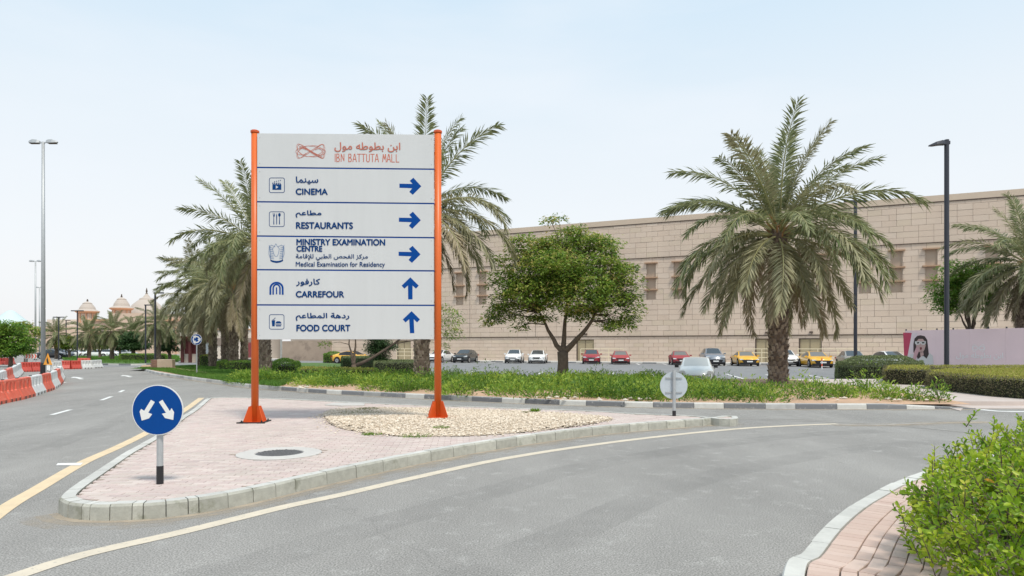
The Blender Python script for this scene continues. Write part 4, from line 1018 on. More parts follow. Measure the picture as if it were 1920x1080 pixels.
# ------------------------------------------------------------------ cars
def make_car(label, x, y, rz, paint, body='sedan', grille='dark', glass=None, z=0.0, W=1.8, plate=True, scale=1.0):
    key = 'car paint %s' % str(paint); pm = mat(key, paint[:3], .55 if len(paint) > 3 else .3, coat=0 if len(paint) > 3 else .6, noise=(3, .05))
    gm = glass or M_glass
    t = thing('parked_car', label, 'car', (x, y, z), rz, 'cars in the mall parking lot'); t.scale = (scale,) * 3
    H = {'sedan': 1.45, 'hatch': 1.5, 'suv': 1.66, 'coupe': 1.36, 'mini': 1.48}[body]; Ln = {'sedan': 4.6, 'hatch': 4.0, 'suv': 4.5, 'coupe': 4.5, 'mini': 3.7}[body]
    hb = {'sedan': .93, 'hatch': .98, 'suv': 1.08, 'coupe': .88, 'mini': .98}[body]; w2 = W / 2
    #        s, zbot, belt, top, w belt, w top
    rear = {'sedan': [(.70, .22, hb + .02, H - .06, w2, .60), (.86, .23, hb + .03, hb + .09, w2 * .98, w2 * .84), (.96, .26, hb + .0, hb + .04, w2 * .94, w2 * .82), (1, .36, hb - .12, hb - .06, w2 * .82, w2 * .74)],
            'coupe': [(.70, .22, hb + .02, H - .10, w2, .58), (.90, .23, hb + .04, hb + .10, w2 * .98, w2 * .84), (.97, .26, hb + .02, hb + .06, w2 * .94, w2 * .82), (1, .36, hb - .1, hb - .04, w2 * .82, w2 * .74)]}
    hat = [(.80, .22, hb + .04, H - .04, w2, .62), (.93, .24, hb + .05, H - .2, w2 * .97, .60), (.985, .28, hb - .02, hb + .1, w2 * .93, .70), (1, .36, hb - .2, hb - .1, w2 * .84, .68)]
    S = [(0, .34, .56, .60, w2 * .66, w2 * .58), (.012, .26, .64, .68, w2 * .80, w2 * .70), (.05, .22, hb - .22, hb - .15, w2 * .93, w2 * .78), (.12, .2, hb - .12, hb - .05, w2 * .98, w2 * .84), (.22, .2, hb - .03, hb + .04, w2, w2 * .86), (.265, .2, hb, hb + .07, w2, w2 * .84),
         (.44, .2, hb + .01, H - .03, w2, .63), (.56, .2, hb + .02, H, w2, .64)] + rear.get(body, hat)
    # refine
    SS = []
    for i in range(len(S) - 1):
        k = 3 if i >= 4 else 2
        for q in range(k):
            f = q / k; SS.append([a + (b_ - a) * f for a, b_ in zip(S[i], S[i + 1])])
    SS.append(list(S[-1]))
    rings = []
    for s_, zb, be, tp, wb, wt in SS:
        yy = s_ * Ln; mid = (zb + be) / 2
        half = [(0, zb), (wb * .86, zb), (wb * .97, zb + .07), (wb * 1.0, mid), (wb * .985, be - .06), (wb * .945, be), (wt, tp - .035), (wt * .86, tp), (wt * .45, tp + .015), (0, tp + .02)]
        ring = [(p[0], yy - Ln / 2, p[1]) for p in half] + [(-p[0], yy - Ln / 2, p[1]) for p in half[-2:0:-1]]
        # nose curvature in plan
        if s_ < .06: ring = [(p[0], p[1] + .22 * (abs(p[0]) / w2) ** 2.2, p[2]) for p in ring]
        if s_ > .95: ring = [(p[0], p[1] - .15 * (abs(p[0]) / w2) ** 2.2, p[2]) for p in ring]
        rings.append(ring)
    n = len(rings[0]); allv = [p for r in rings for p in r]; sets = {'body': [], 'windscreen': [], 'rear_window': [], 'side_window': [], 'side_window2': [], 'roof': []}
    roof_s = (.44, .70 if body in ('sedan', 'coupe') else .80)
    for i in range(len(rings) - 1):
        sm_ = (SS[i][0] + SS[i + 1][0]) / 2
        for j in range(n):
            f = (i * n + j, i * n + (j + 1) % n, (i + 1) * n + (j + 1) % n, (i + 1) * n + j); key_ = 'body'
            jj_ = j if j < 9 else n - 1 - j
            if jj_ in (7, 8) and .28 < sm_ < .44: key_ = 'windscreen'
            if jj_ in (7, 8) and (roof_s[1] + .0 < sm_ < (.86 if body in ('sedan',) else .90 if body == 'coupe' else .975)) and SS[i + 1][3] - SS[i + 1][2] > .05: key_ = 'rear_window'
            if jj_ == 5 and .34 < sm_ < roof_s[1] + .07 and not (.545 < sm_ < .57): key_ = 'side_window' if j < 9 else 'side_window2'
            sets[key_].append(f)
    capf = [tuple(range(n - 1, -1, -1)), tuple((len(rings) - 1) * n + k for k in range(n))]; sets['body'] += capf
    for key_, fs in sets.items():
        if not fs: continue
        used = sorted({i for f in fs for i in f}); mp_ = {a: b_ for b_, a in enumerate(used)}
        mb = MB().add([allv[i] for i in used], [tuple(reversed([mp_[i] for i in f])) for f in fs], .5)
        o = mb.build(key_.rstrip('2'), pm if key_ == 'body' else gm, t, smooth=True)
        if key_ == 'body':
            for p_ in o.data.polygons:
                if len(p_.vertices) > 4: p_.use_smooth = False
    R_ = .33 if body != 'suv' else .36
    for yy in (-Ln / 2 + Ln * .185, -Ln / 2 + Ln * .80):
        for s_ in (-1, 1):
            ty = MB(); xx = s_ * (w2 - .09)
            ar_ = MB().tube([(s_ * (w2 * .9), yy, R_ + .02), (s_ * (w2 + .006), yy, R_ + .02)], R_ + .065, 24).build('wheel_arch', M_tyre, t)
            wh = MB().tube([(xx, yy, R_), (s_ * (w2 + .022), yy, R_)], R_, 24).build('wheel', M_tyre, t)
            MB().tube([(s_ * (w2 + .01), yy, R_), (s_ * (w2 + .03), yy, R_)], R_ * .64, 20).build('rim', M_rim, wh)
            MB().tube([(s_ * (w2 + .02), yy, R_), (s_ * (w2 + .034), yy, R_)], R_ * .16, 10).build('hub', M_tyre, wh)
    yf = -Ln / 2
    def fp(wd, ht, zc_, dy=-.015, taper=.85):
        q = [(-wd / 2 * taper, zc_ - ht / 2), (wd / 2 * taper, zc_ - ht / 2), (wd / 2, zc_ + ht / 2), (-wd / 2, zc_ + ht / 2)]; nseg = 8; P = []
        for k in range(nseg + 1):
            f = k / nseg; xa = -1 + 2 * f
            for top in (0, 1):
                x_ = xa * (wd / 2 if top else wd / 2 * taper); y_ = yf + dy + .22 * (abs(x_) / w2) ** 2.2 + (.02 if zc_ > .5 else 0)
                P.append((x_, y_, zc_ + (ht / 2 if top else -ht / 2)))
        P += [(p[0], p[1] + .09, p[2]) for p in P]; m_ = 2 * (nseg + 1)
        F = [(2 * k, 2 * k + 2, 2 * k + 3, 2 * k + 1) for k in range(nseg)] + [(2 * k + 1, 2 * k + 3, m_ + 2 * k + 3, m_ + 2 * k + 1) for k in range(nseg)] + [(2 * k, m_ + 2 * k, m_ + 2 * k + 2, 2 * k + 2) for k in range(nseg)] + [(0, 1, m_ + 1, m_), (m_ - 2, 2 * m_ - 2, 2 * m_ - 1, m_ - 1)]
        return MB().add(P, F, .5)
    if grille == 'wide': fp(W * .74, .26, .47, taper=.8).build('grille', M_black, t); fp(W * .92, .12, .28).build('air_intake', M_black, t)
    elif grille == 'x': fp(W * .80, .17, .38, taper=1.15).build('air_intake', M_black, t); fp(W * .5, .08, .62).build('grille', M_black, t); [MB().box((s_ * w2 * .72, yf + .09, .37), (.2, .04, .22), s_ * .4).build('fog_light', M_black, t) for s_ in (-1, 1)]
    elif grille == 'chrome': fp(W * .46, .20, .60, taper=.7).build('grille', M_black, t); fp(W * .5, .03, .62, dy=-.03).build('chrome_bar', M_chrome, t); fp(W * .8, .10, .32).build('air_intake', M_black, t)
    elif grille == 'thin': fp(W * .5, .05, .60).build('grille', M_chrome, t); fp(W * .95, .22, .36).build('air_intake', M_black, t)  # broad black intake also paints in the dark reflection on the lower front
    else: fp(W * .55, .12, .60).build('grille', M_black, t); fp(W * .76, .14, .33).build('air_intake', M_black, t)
    if plate: MB().box((0, yf - .035, .44), (.50, .02, .115)).build('number_plate', M_plate, t)
    for s_ in (-1, 1):
        if body == 'mini':
            MB().tube([(s_ * w2 * .72, yf + .10, hb - .24), (s_ * w2 * .72, yf + .0, hb - .24)], .11, 14).build('headlight', M_lamp, t)
        else:
            q = [(w2 * .48, hb - .29), (w2 * .90, hb - .30), (w2 * .94, hb - .19), (w2 * .70, hb - .20)]; P = []
            for x_, z_ in q:
                P.append((s_ * x_, yf + .01 + .20 * (x_ / w2) ** 2.2 + (z_ - (hb - .3)) * .3, z_))
            P += [(p[0] * 1.0, p[1] + .2, p[2]) for p in P]
            F = [(0, 1, 2, 3), (3, 2, 6, 7), (1, 5, 6, 2), (0, 4, 5, 1), (0, 3, 7, 4)]
            if s_ < 0: F = [tuple(reversed(f)) for f in F]
            MB().add(P, F, .5).build('headlight', M_lamp, t)
            MB().box((s_ * w2 * .82, Ln / 2 - .02 - .08, hb - .12), (.3, .1, .13)).build('tail_light', mat('tail light red', (.35, .02, .02), .3), t)
        MB().box((s_ * (w2 + .09), yf + Ln * .30, hb + .06), (.2, .11, .13), 0).build('mirror', M_black if body == 'mini' else pm, t)
        MB().tube([(s_ * (w2 * .98 + .004), yf + Ln * .50, hb - .13), (s_ * (w2 * .98 + .004), yf + Ln * .54, hb - .13)], .015, 6).build('door_handle', pm, t)
    MB().box((0, 0, .2), (W * .86, Ln * .9, .14)).build('underbody', M_tyre, t)
    return t
Wt = (.78, .79, .79); Yl = (.82, .44, .03); CR = R(-7)
def row(u, label, paint, body, grille, glass=None, back=0, rot=0, W=1.8, c=KC - 3.2):
    d = (c - back) / (1 - WS * (u - 960) / FPX); return make_car(label, X(u, d), d, CR + rot, paint, body, grille, glass, pz(d) if d < 60 else 0, W)
row(826, 'white saloon car half hidden by the right orange sign post', Wt, 'sedan', 'dark', rot=R(-12))
row(873, 'dark charcoal hatchback, the leftmost fully visible car', (.035, .042, .045), 'hatch', 'dark', rot=R(-10), W=1.84)
row(965, 'white hatchback with large black grille left of the tree trunk', Wt, 'hatch', 'x')
row(1009, 'white saloon car with chrome grille immediately left of the tree trunk', Wt, 'sedan', 'chrome')
row(1109, 'glossy dark red car beside the yellow railing, first right of the tree trunk', (.30, .018, .03), 'hatch', 'chrome', W=1.82)
row(1163, 'dusty dull red car, second right of the tree trunk', (.36, .055, .06, 1), 'coupe', 'dark', M_glassd)
row(1274, 'dusty dull red car behind the silver car in the middle of the lot', (.33, .05, .06, 1), 'coupe', 'dark', M_glassd)
row(1335, 'grey blue crossover car with dark grille behind the silver car', (.19, .22, .26), 'suv', 'wide', back=1.5, W=1.88)
row(1396, 'bright yellow car left of the big palm trunk', Yl, 'coupe', 'wide', M_glassd, back=2.2, W=1.86)
row(1470, 'white car with black grille mostly hidden behind the big palm trunk', Wt, 'hatch', 'x', back=1.5)
row(1528, 'bright yellow car with the bollard in front, right of the big palm trunk', Yl, 'coupe', 'wide', M_glassd, back=4.2, W=1.88)
row(1597, 'grey silver saloon car left of the parking lot hedge', (.30, .31, .30), 'sedan', 'chrome', back=4.2, rot=R(-6))
row(1668, 'white saloon car right next to the pink hoarding', Wt, 'sedan', 'dark', back=6.0, rot=R(8), W=1.84)
make_car('small silver white car parked nearest, just behind the shrubs', X(1305, 35.2), 35.2, R(-15), (.66, .69, .68), 'mini', 'thin', mat('windscreen with sun shade', (.45, .47, .46), .2, coat=.4), -.3, 1.72)
make_car('low yellow sports car seen from the side behind the dark hedges', X(661, 74), 74, R(68), (.86, .46, .04), 'coupe', 'dark', M_black, .0, 1.85)
far = [(112, 118, 'dark blue car behind the far verge, leftmost of the cars under the domes', (.06, .08, .12), 'suv'), (140, 122, 'white car behind the far verge left of the second small palm', Wt, 'sedan'), (158, 126, 'pale yellow car behind the far verge below the left turret', (.6, .6, .32), 'sedan'),
       (181, 122, 'white car behind the far verge between the second and third small palms', Wt, 'sedan'), (206, 124, 'white hatchback behind the far verge below the right turret', Wt, 'hatch'), (100, 108, 'black car half behind the left street lamp poles', (.03, .03, .035), 'sedan'), (236, 126, 'silver car behind the far verge left of the dark round tree', (.4, .42, .42), 'sedan')]
for u, d, lab, pt, bd in far: c_ = make_car(lab, X(u, d), d, R(rnd.choice([80, 95, 100])), pt, bd, 'dark', None, 0.0); c_['group'] = 'cars beyond the roundabout'

# ------------------------------------------------------------------ barriers
BARM = {}
def barrier_mesh(kind, ln=1.9):
    key = (kind, ln)
    if key in BARM: return BARM[key]
    H = .68; mb = MB(); P = []; st_ = []
    n_s = 3; x = 0
    xs_ = [0, .04]
    for k in range(n_s):
        c_ = ln * (k + .5) / n_s * .86 + ln * .07; xs_ += [c_ - .13, c_ - .09, c_ + .09, c_ + .13]
    xs_ += [ln - .04, ln]
    for i, x_ in enumerate(xs_):
        rec = any(abs(x_ - (ln * (k + .5) / n_s * .86 + ln * .07)) < .1 for k in range(n_s))
        end = .85 if i in (0, len(xs_) - 1) else 1
        pr = [(.23, .0), (.23, .10), (.20, .16), (.13 if not rec else .12, .32), (.115 if not rec else .055, .36), (.10 if not rec else .05, .56), (.09, .60), (.085, H - .03), (.06, H)]
        ring = [(x_, -w_ * end, z_) for w_, z_ in pr] + [(x_, w_ * end, z_) for w_, z_ in pr[::-1]]
        P += ring
    n = 18; m_ = len(xs_)
    F = [(i * n + j, (i + 1) * n + j, (i + 1) * n + (j + 1) % n, i * n + (j + 1) % n) for i in range(m_ - 1) for j in range(n)] + [tuple(range(n)), tuple((m_ - 1) * n + j for j in range(n - 1, -1, -1))]
    P = [(p[0] - ln / 2, p[1], p[2]) for p in P]
    mb.add(P, F, .5); me = mb.mesh('barrier_body', {'r': M_barr, 'w': M_barw, 'd': M_barr2}[kind])
    nb = MB()
    for k in (-.27, .0, .27): nb.box((k * ln * 1.1, 0, .045), (.14, .47, .09))
    nme = nb.mesh('notch', M_dark); cb = MB().tube([(-ln / 2 + .3, 0, H), (-ln / 2 + .3, 0, H + .025)], .05, 10).mesh('filler_cap', M_black)
    BARM[key] = (me, nme, cb); return BARM[key]
def barrier(a, b_, kind, label, ln=None):
    a = Vector(a); b_ = Vector(b_); c_ = (a + b_) / 2; L_ = (b_ - a).length
    t = thing('traffic_barrier', label, 'barrier', (c_.x, c_.y, 0), math.atan2((b_ - a).y, (b_ - a).x), 'red and white plastic road barriers')
    ms = barrier_mesh(kind); t.scale = ((L_ - .03) / 1.9, 1, 1)
    link('body', ms[0], t); link('forklift_slots', ms[1], t); link('filler_cap', ms[2], t)
    return t
nb = [G(-60, 768), G(-28, 761), (G(0, 755.5)), G(26, 750.5), G(53, 743), G(74, 736), G(91, 730.5), G(104, 722), G(113, 713.5)]
labs = ['red barrier cut off by the left edge of the picture, nearest one', 'white barrier outside the left edge', 'red barrier right beside the cut-off one in the near curved row', 'red barrier directly left of the first white one in the near curved row', 'white barrier between two red ones in the near curved row', 'red barrier right of the white one in the near curved row', 'white barrier standing edge-on near the right end of the near row', 'narrow red barrier near the end of the near row']
kinds = 'rwrrwrwr'
nb2 = [G(-60, 769), G(-30, 762), G(0, 755.5), G(27, 750), G(53, 743), G(74, 736), G(91, 730.5), G(103, 723), G(109, 717)]
for k in range(1, 8):
    if k == 1: continue
    barrier(nb2[k], nb2[k + 1], kinds[k], labs[k])
barrier(nb2[8], G(113, 709.5), 'w', 'last white barrier at the far right end of the near curved row')
barrier(nb2[1], nb2[2], 'r', 'red barrier cut off by the left picture edge, nearest of the curved row')
row2 = [G(-8, 731), G(8, 722), G(20, 714), G(29, 707), G(37, 700)]
for k, kd, lab in ((0, 'w', 'white barrier of the second row at the left picture edge'), (1, 'r', 'small red barrier in the middle of the second row'), (2, 'w', 'white barrier right of the red one in the second row'), (3, 'w', 'white barrier at the far end of the second row')): barrier(row2[k], row2[k + 1], kd, lab)
r3 = [(39, 697.5), (58, 697), (77, 696.5), (96, 696), (114, 695)]
for k, kd, lab in ((0, 'd', 'long dull red barrier left of the tall lamp foot, left half'), (1, 'd', 'long dull red barrier left of the tall lamp foot, right half'), (2, 'w', 'white barrier behind the tall lamp foot'), (3, 'w', 'white barrier left of the far red barrier')): barrier(G(*r3[k]), G(*r3[k + 1]), kd, lab)
r4 = [(115, 692.5), (132, 692.3), (151, 691.8), (170, 691), (189, 689.5)]
for k, kd, lab in ((0, 'd', 'far dull red barrier right of the lamp, left one'), (1, 'd', 'far dull red barrier right of the lamp, right one'), (2, 'w', 'far white barrier, second from the right end'), (3, 'w', 'far white barrier at the right end of the row')): barrier(G(*r4[k]), G(*r4[k + 1]), kd, lab)
barrier(G(-2, 684), G(13, 683), 'd', 'small far red barrier at the left picture edge below the trees'); barrier(G(13, 684), G(25, 683), 'd', 'small far red barrier below the green trees, right one')
barrier(G(147, 684), G(168, 684.5), 'r', 'farthest red barrier in front of the verge')
# chevron board
d = 60; ch = thing('chevron_board', 'low board of red and white chevrons among the barriers under the trees', 'sign', (X(57, d), d, 0), 0)
w_ = 23 / FPX * d; z_ = Z(668, d); MB().box((0, .03, z_), (w_, .04, .42)).build('board', M_white, ch)
for k in range(4):
    x_ = -w_ / 2 + .16 + k * .26; MB().add([(x_ - .08, 0, z_ - .18), (x_ + .05, 0, z_ - .18), (x_ + .16, 0, z_), (x_ + .05, 0, z_ + .18), (x_ - .08, 0, z_ + .18), (x_ + .03, 0, z_)], [tuple(range(6))], .5).build('chevron', M_barr, ch)
for s_ in (-1, 1): MB().box((s_ * w_ * .4, .06, z_ / 2), (.06, .05, z_)).build('leg', M_galv, ch)
d = 40; ts = thing('warning_sign', 'orange triangular road works sign right behind the tall lamp foot', 'sign', (X(90, d), d, 0), R(-20)); zc = Z(676, d)
MB().plate([(-.36, zc - .25), (.36, zc - .25), (0, zc + .42)], -.02, 0).build('plate', mat('works orange', (.85, .35, .03), .5), ts)
MB().plate([(-.05, zc - .18), (.12, zc - .18), (.03, zc + .05), (-.02, zc + .2), (-.10, zc + .05)], -.026, -.022).build('symbol', M_black, ts)
for s_ in (-1, 1): MB().box((s_ * .2, .03, (zc - .25) / 2), (.04, .04, zc - .2)).build('leg', M_galv, ts)
d = 50; bs = thing('warning_board', 'small orange yellow works board leaning on the white barrier by the lamp', 'sign', (X(101, d), d, 0)); MB().box((0, 0, .38), (.34, .04, .6)).build('plate', mat('works yellow', (.85, .5, .08), .5), bs); MB().box((0, -.03, .4), (.16, .01, .3)).build('symbol', M_barr, bs); MB().box((0, .05, .2), (.05, .05, .4)).build('leg', M_galv, bs)

# ------------------------------------------------------------------ hedges
def hedge(label, poly, h, mside, mtop, dens=320, leaf=.06, rounded=.12, name='clipped_hedge', z=0):
    """clipped hedge over ground polygon (ccw)"""
    t = thing(name, label, 'hedge', (poly[0][0], poly[0][1], z)); o = Vector(poly[0]); q = [Vector(p) - o for p in poly]; cen = sum(q, Vector((0, 0))) / len(q)
    inn = [cen + (p - cen) * (1 - .12 / max(.3, (p - cen).length)) for p in q]
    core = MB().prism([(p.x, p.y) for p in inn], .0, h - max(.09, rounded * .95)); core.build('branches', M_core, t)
    P, D, Nn = [], [], []
    for i in range(len(q)):
        a, b_ = q[i], q[(i + 1) % len(q)]; L_ = (b_ - a).length; n = int(L_ * h * dens)
        if n < 1: continue
        tt = nr.random(n); zz = nr.random(n) ** .9 * h; nx, ny = (b_ - a).y / L_, -(b_ - a).x / L_
        zz = np.minimum(zz, h - rounded * .6 + nr.uniform(-.05, .05, n)) if rounded > .2 else zz; edge = np.clip((zz - (h - rounded)) / rounded, 0, 1) ** 2 * rounded * .7
        dep = nr.uniform(-.06, .035, n) - edge + .03 * np.sin(tt * L_ * 3.1 + zz * 4)
        P.append(np.c_[a.x + (b_ - a).x * tt + nx * dep, a.y + (b_ - a).y * tt + ny * dep, zz]); D.append(np.c_[nx + nr.normal(0, .8, n), ny + nr.normal(0, .8, n), nr.normal(.1, .7, n)]); Nn.append(np.c_[nx + nr.normal(0, .5, n), ny + nr.normal(0, .5, n), nr.normal(.3, .5, n)])
    P = np.vstack(P); D = np.vstack(D); Nn = np.vstack(Nn); n = len(P)
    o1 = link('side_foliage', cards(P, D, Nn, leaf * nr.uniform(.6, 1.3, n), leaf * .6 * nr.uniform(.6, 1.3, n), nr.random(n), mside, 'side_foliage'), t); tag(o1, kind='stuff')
    xs = [p.x for p in q]; ys = [p.y for p in q]; pts = []; area = (max(xs) - min(xs)) * (max(ys) - min(ys))
    for k in range(int(area * dens * .9)):
        p = (rnd.uniform(min(xs), max(xs)), rnd.uniform(min(ys), max(ys)))
        if inside(p, q):
            ed = (snap(p, q) - Vector(p)).length; rd = rounded * (1 - min(1, ed / (2.2 * rounded))) ** 2
            pts.append((p[0], p[1], h - rd - .04 + rnd.uniform(-.05, .05) + .02 * math.sin(p[0] * 2.3) * math.sin(p[1] * 1.9)))
    P = np.array(pts); n = len(P); D = nr.normal(0, .7, (n, 3)) + np.array([0, 0, .5])
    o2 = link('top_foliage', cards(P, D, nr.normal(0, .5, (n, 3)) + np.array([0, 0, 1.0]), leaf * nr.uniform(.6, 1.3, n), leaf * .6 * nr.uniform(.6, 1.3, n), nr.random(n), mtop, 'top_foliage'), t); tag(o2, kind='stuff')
    return t
def Y_(u, d): return (X(u, d), d)
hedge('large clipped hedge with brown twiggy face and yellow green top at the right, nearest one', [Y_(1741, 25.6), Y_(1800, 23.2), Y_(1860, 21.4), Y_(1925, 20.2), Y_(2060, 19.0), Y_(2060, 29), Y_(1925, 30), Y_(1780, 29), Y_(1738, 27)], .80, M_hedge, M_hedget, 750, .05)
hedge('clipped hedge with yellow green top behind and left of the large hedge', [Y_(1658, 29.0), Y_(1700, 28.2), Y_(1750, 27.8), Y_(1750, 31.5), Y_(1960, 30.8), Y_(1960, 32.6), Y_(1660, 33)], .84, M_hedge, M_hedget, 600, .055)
hedge('grey green rounded hedge in front of the white car beside the hoarding', [Y_(1569, 39.2), Y_(1600, 38), Y_(1700, 37.6), Y_(1730, 38), Y_(1730, 44), Y_(1600, 44), Y_(1568, 42)], 1.42, M_hedgeg, M_hedgeg, 520, .08, rounded=.6, z=-.25)
hedge('dark clipped hedge in the parking lot under the sign, left one', [Y_(641, 53), Y_(668, 51.5), Y_(712, 51.5), Y_(712, 57), Y_(641, 57)], 1.1, M_leafd, M_hedgeg, 350, .07, z=-.1)
hedge('long dark grey green hedge in the parking lot under the sign, right one', [Y_(702, 46), Y_(730, 44.5), Y_(778, 44.5), Y_(780, 52), Y_(702, 52)], .98, M_hedgeg, M_hedgeg, 350, .07, z=-.2)
hedge('bright green rounded hedge by the wall left of the yellow sports car', [Y_(607, 77), Y_(620, 76), Y_(642, 76), Y_(644, 80), Y_(610, 80)], 1.25, M_leafb, M_leafb, 260, .10, rounded=.4)
hedge('bright green rounded hedge right of the left orange post', [Y_(506, 41), Y_(520, 39), Y_(552, 39), Y_(562, 41), Y_(560, 46), Y_(508, 46)], 1.0, M_leafb, M_leafb, 320, .08, rounded=.4, z=.0)
hedge('low straight yellow green hedge on the median behind the shrubs under the sign', [Y_(560, 32.8), Y_(640, 31.2), Y_(706, 31.0), Y_(706, 33.0), Y_(560, 34.5)], .62, M_cover, M_hedget, 450, .06, z=.1)
hedge('low bright hedge left of the palm trunks on the lawn', [Y_(376, 56), Y_(402, 55), Y_(402, 59), Y_(376, 59)], 1.1, M_leafb, M_hedget, 260, .08)
hedge('low bright hedge in front of the palm trunk cluster', [Y_(408, 47), Y_(440, 45.5), Y_(476, 45), Y_(476, 49), Y_(410, 50)], .78, M_leafb, M_leafb, 300, .08)
hedge('long low hedge on the far verge behind the brick planter', [Y_(225, 84), Y_(310, 82), Y_(312, 86), Y_(225, 88)], .95, M_cover, M_leafb, 160, .10)
# hoarding
ha, hb_ = Vector(Y_(1697, 46.5)), Vector((X(1960, 39.2), 39.2)); hv = hb_ - ha; hang = math.atan2(hv.y, hv.x); HL = hv.length
hz1 = Z(619.5, 46.5) + .0; hoard = thing('hoarding', 'long pink advertising hoarding with a woman in white sunglasses', 'hoarding', (ha.x, ha.y, 0), hang)
HT = 2.85
for k in range(4): MB().box((HL * (k + .5) / 4, .04, HT / 2), (HL / 4 - .006, .06, HT)).build('board', M_hoard, hoard)
for k in range(9): MB().box((HL * k / 8, .12, HT / 2 + .05), (.06, .08, HT + .1)).build('post', M_darkpole, hoard)
def hx(u, v):
    f = (u - 960) / FPX; dx, dy = math.cos(hang), math.sin(hang); t = (f * ha.y - ha.x) / (dx - f * dy); return t, Z(v, ha.y + t * dy)
def c8(x, y): return (1580 + x / 5.4, 580 + y / 5.4)
def hflat(pts, m, name, lay): q = [hx(*c8(*p)) for p in pts]; MB().add([(p[0], .008 - .004 * lay, max(.02, p[1])) for p in q][::-1], [tuple(range(len(q)))], .5).build(name, m, hoard)
PK = mat('print pale pink', (.78, .66, .68), .6)
hflat([(612, 235), (700, 238), (640, 560), (625, 560)], M_hoardr, 'print_crimson', 1)
MB().add([(0 - .004, .01, 0), (0 - .004, .01, HT), (-.25, .6, HT), (-.25, .6, 0)], [(0, 1, 2, 3)], .5).add([(-.25, .6, 0), (-.25, .6, HT), (-.22, .62, HT), (-.22, .62, 0)], [(0, 1, 2, 3)]).build('end_panel', M_hoardr, hoard)
hflat([(700, 238), (760, 238), (700, 470), (640, 560)], PK, 'print_stripe', 1)
hair = mat('print dark brown', (.05, .032, .03), .6); skin = mat('print skin', (.55, .36, .33), .6); skinp = mat('print hand pink', (.62, .36, .38), .6); wht = mat('print white', (.66, .64, .62), .6)
hflat([(790, 262), (830, 272), (856, 310), (866, 400), (876, 480), (846, 505), (800, 470), (760, 510), (742, 490), (716, 430), (716, 350), (728, 295), (756, 268)], hair, 'print_hair', 2)
hflat([(645, 500), (690, 455), (740, 448), (760, 505), (815, 470), (850, 500), (880, 440), (912, 470), (922, 560), (626, 560)], wht, 'print_shirt', 3)
hflat([(770, 300), (812, 300), (838, 330), (840, 370), (828, 410), (806, 440), (786, 440), (760, 415), (744, 370), (746, 325)], skin, 'print_face', 4)
hflat([(782, 425), (815, 425), (822, 462), (790, 480)], skin, 'print_neck', 4)
hflat([(732, 325), (782, 322), (790, 328), (842, 322), (843, 345), (832, 358), (800, 356), (790, 340), (782, 356), (748, 360), (734, 348)], wht, 'print_sunglasses', 5)
hflat([(752, 332), (776, 330), (776, 344), (756, 348)], hair, 'print_lens', 6); hflat([(802, 331), (830, 330), (828, 344), (806, 346)], hair, 'print_lens', 6)
hflat([(782, 385), (800, 382), (804, 398), (796, 412), (784, 408)], mat('print mouth', (.20, .03, .04), .6), 'print_mouth', 5)
hflat([(700, 555), (716, 480), (728, 430), (742, 396), (752, 372), (758, 380), (752, 410), (762, 384), (770, 378), (770, 398), (776, 400), (772, 430), (758, 460), (746, 500), (740, 560)], skinp, 'print_hand', 6)
a = hx(*c8(1150, 505)); b_ = hx(*c8(1625, 440)); hw = mat('faded white print', (.90, .84, .84), .6)
text_mesh('lettering', ar('FE8D FE91 FEE6', 'FE91 FEC4 FEEE FEC3 FEEA', 'FEE3 FEEE FEDD'), hw, hoard, (a[0], a[1], b_[0], b_[1]), .004, .008, 5)
lg = MB(); lc = hx(*c8(1375, 392)); lr = hx(*c8(1440, 392))[0] - lc[0]; lh = (hx(*c8(1375, 358))[1] - lc[1])
for j, (ax, az, rot) in enumerate(((1, .55, 0), (.92, .8, .35), (.92, .8, -.35))):
    stroke(lg, [(lc[0] + math.cos(t) * ax * lr, lc[1] + max(-1, min(1, math.sin(2 * t) * az * math.cos(rot) + math.cos(t) * math.sin(rot) * 1.1)) * lh) for t in [2 * math.pi * k / 40 for k in range(41)]], .03, .004, .002 * j)
lg.build('emblem', hw, hoard)

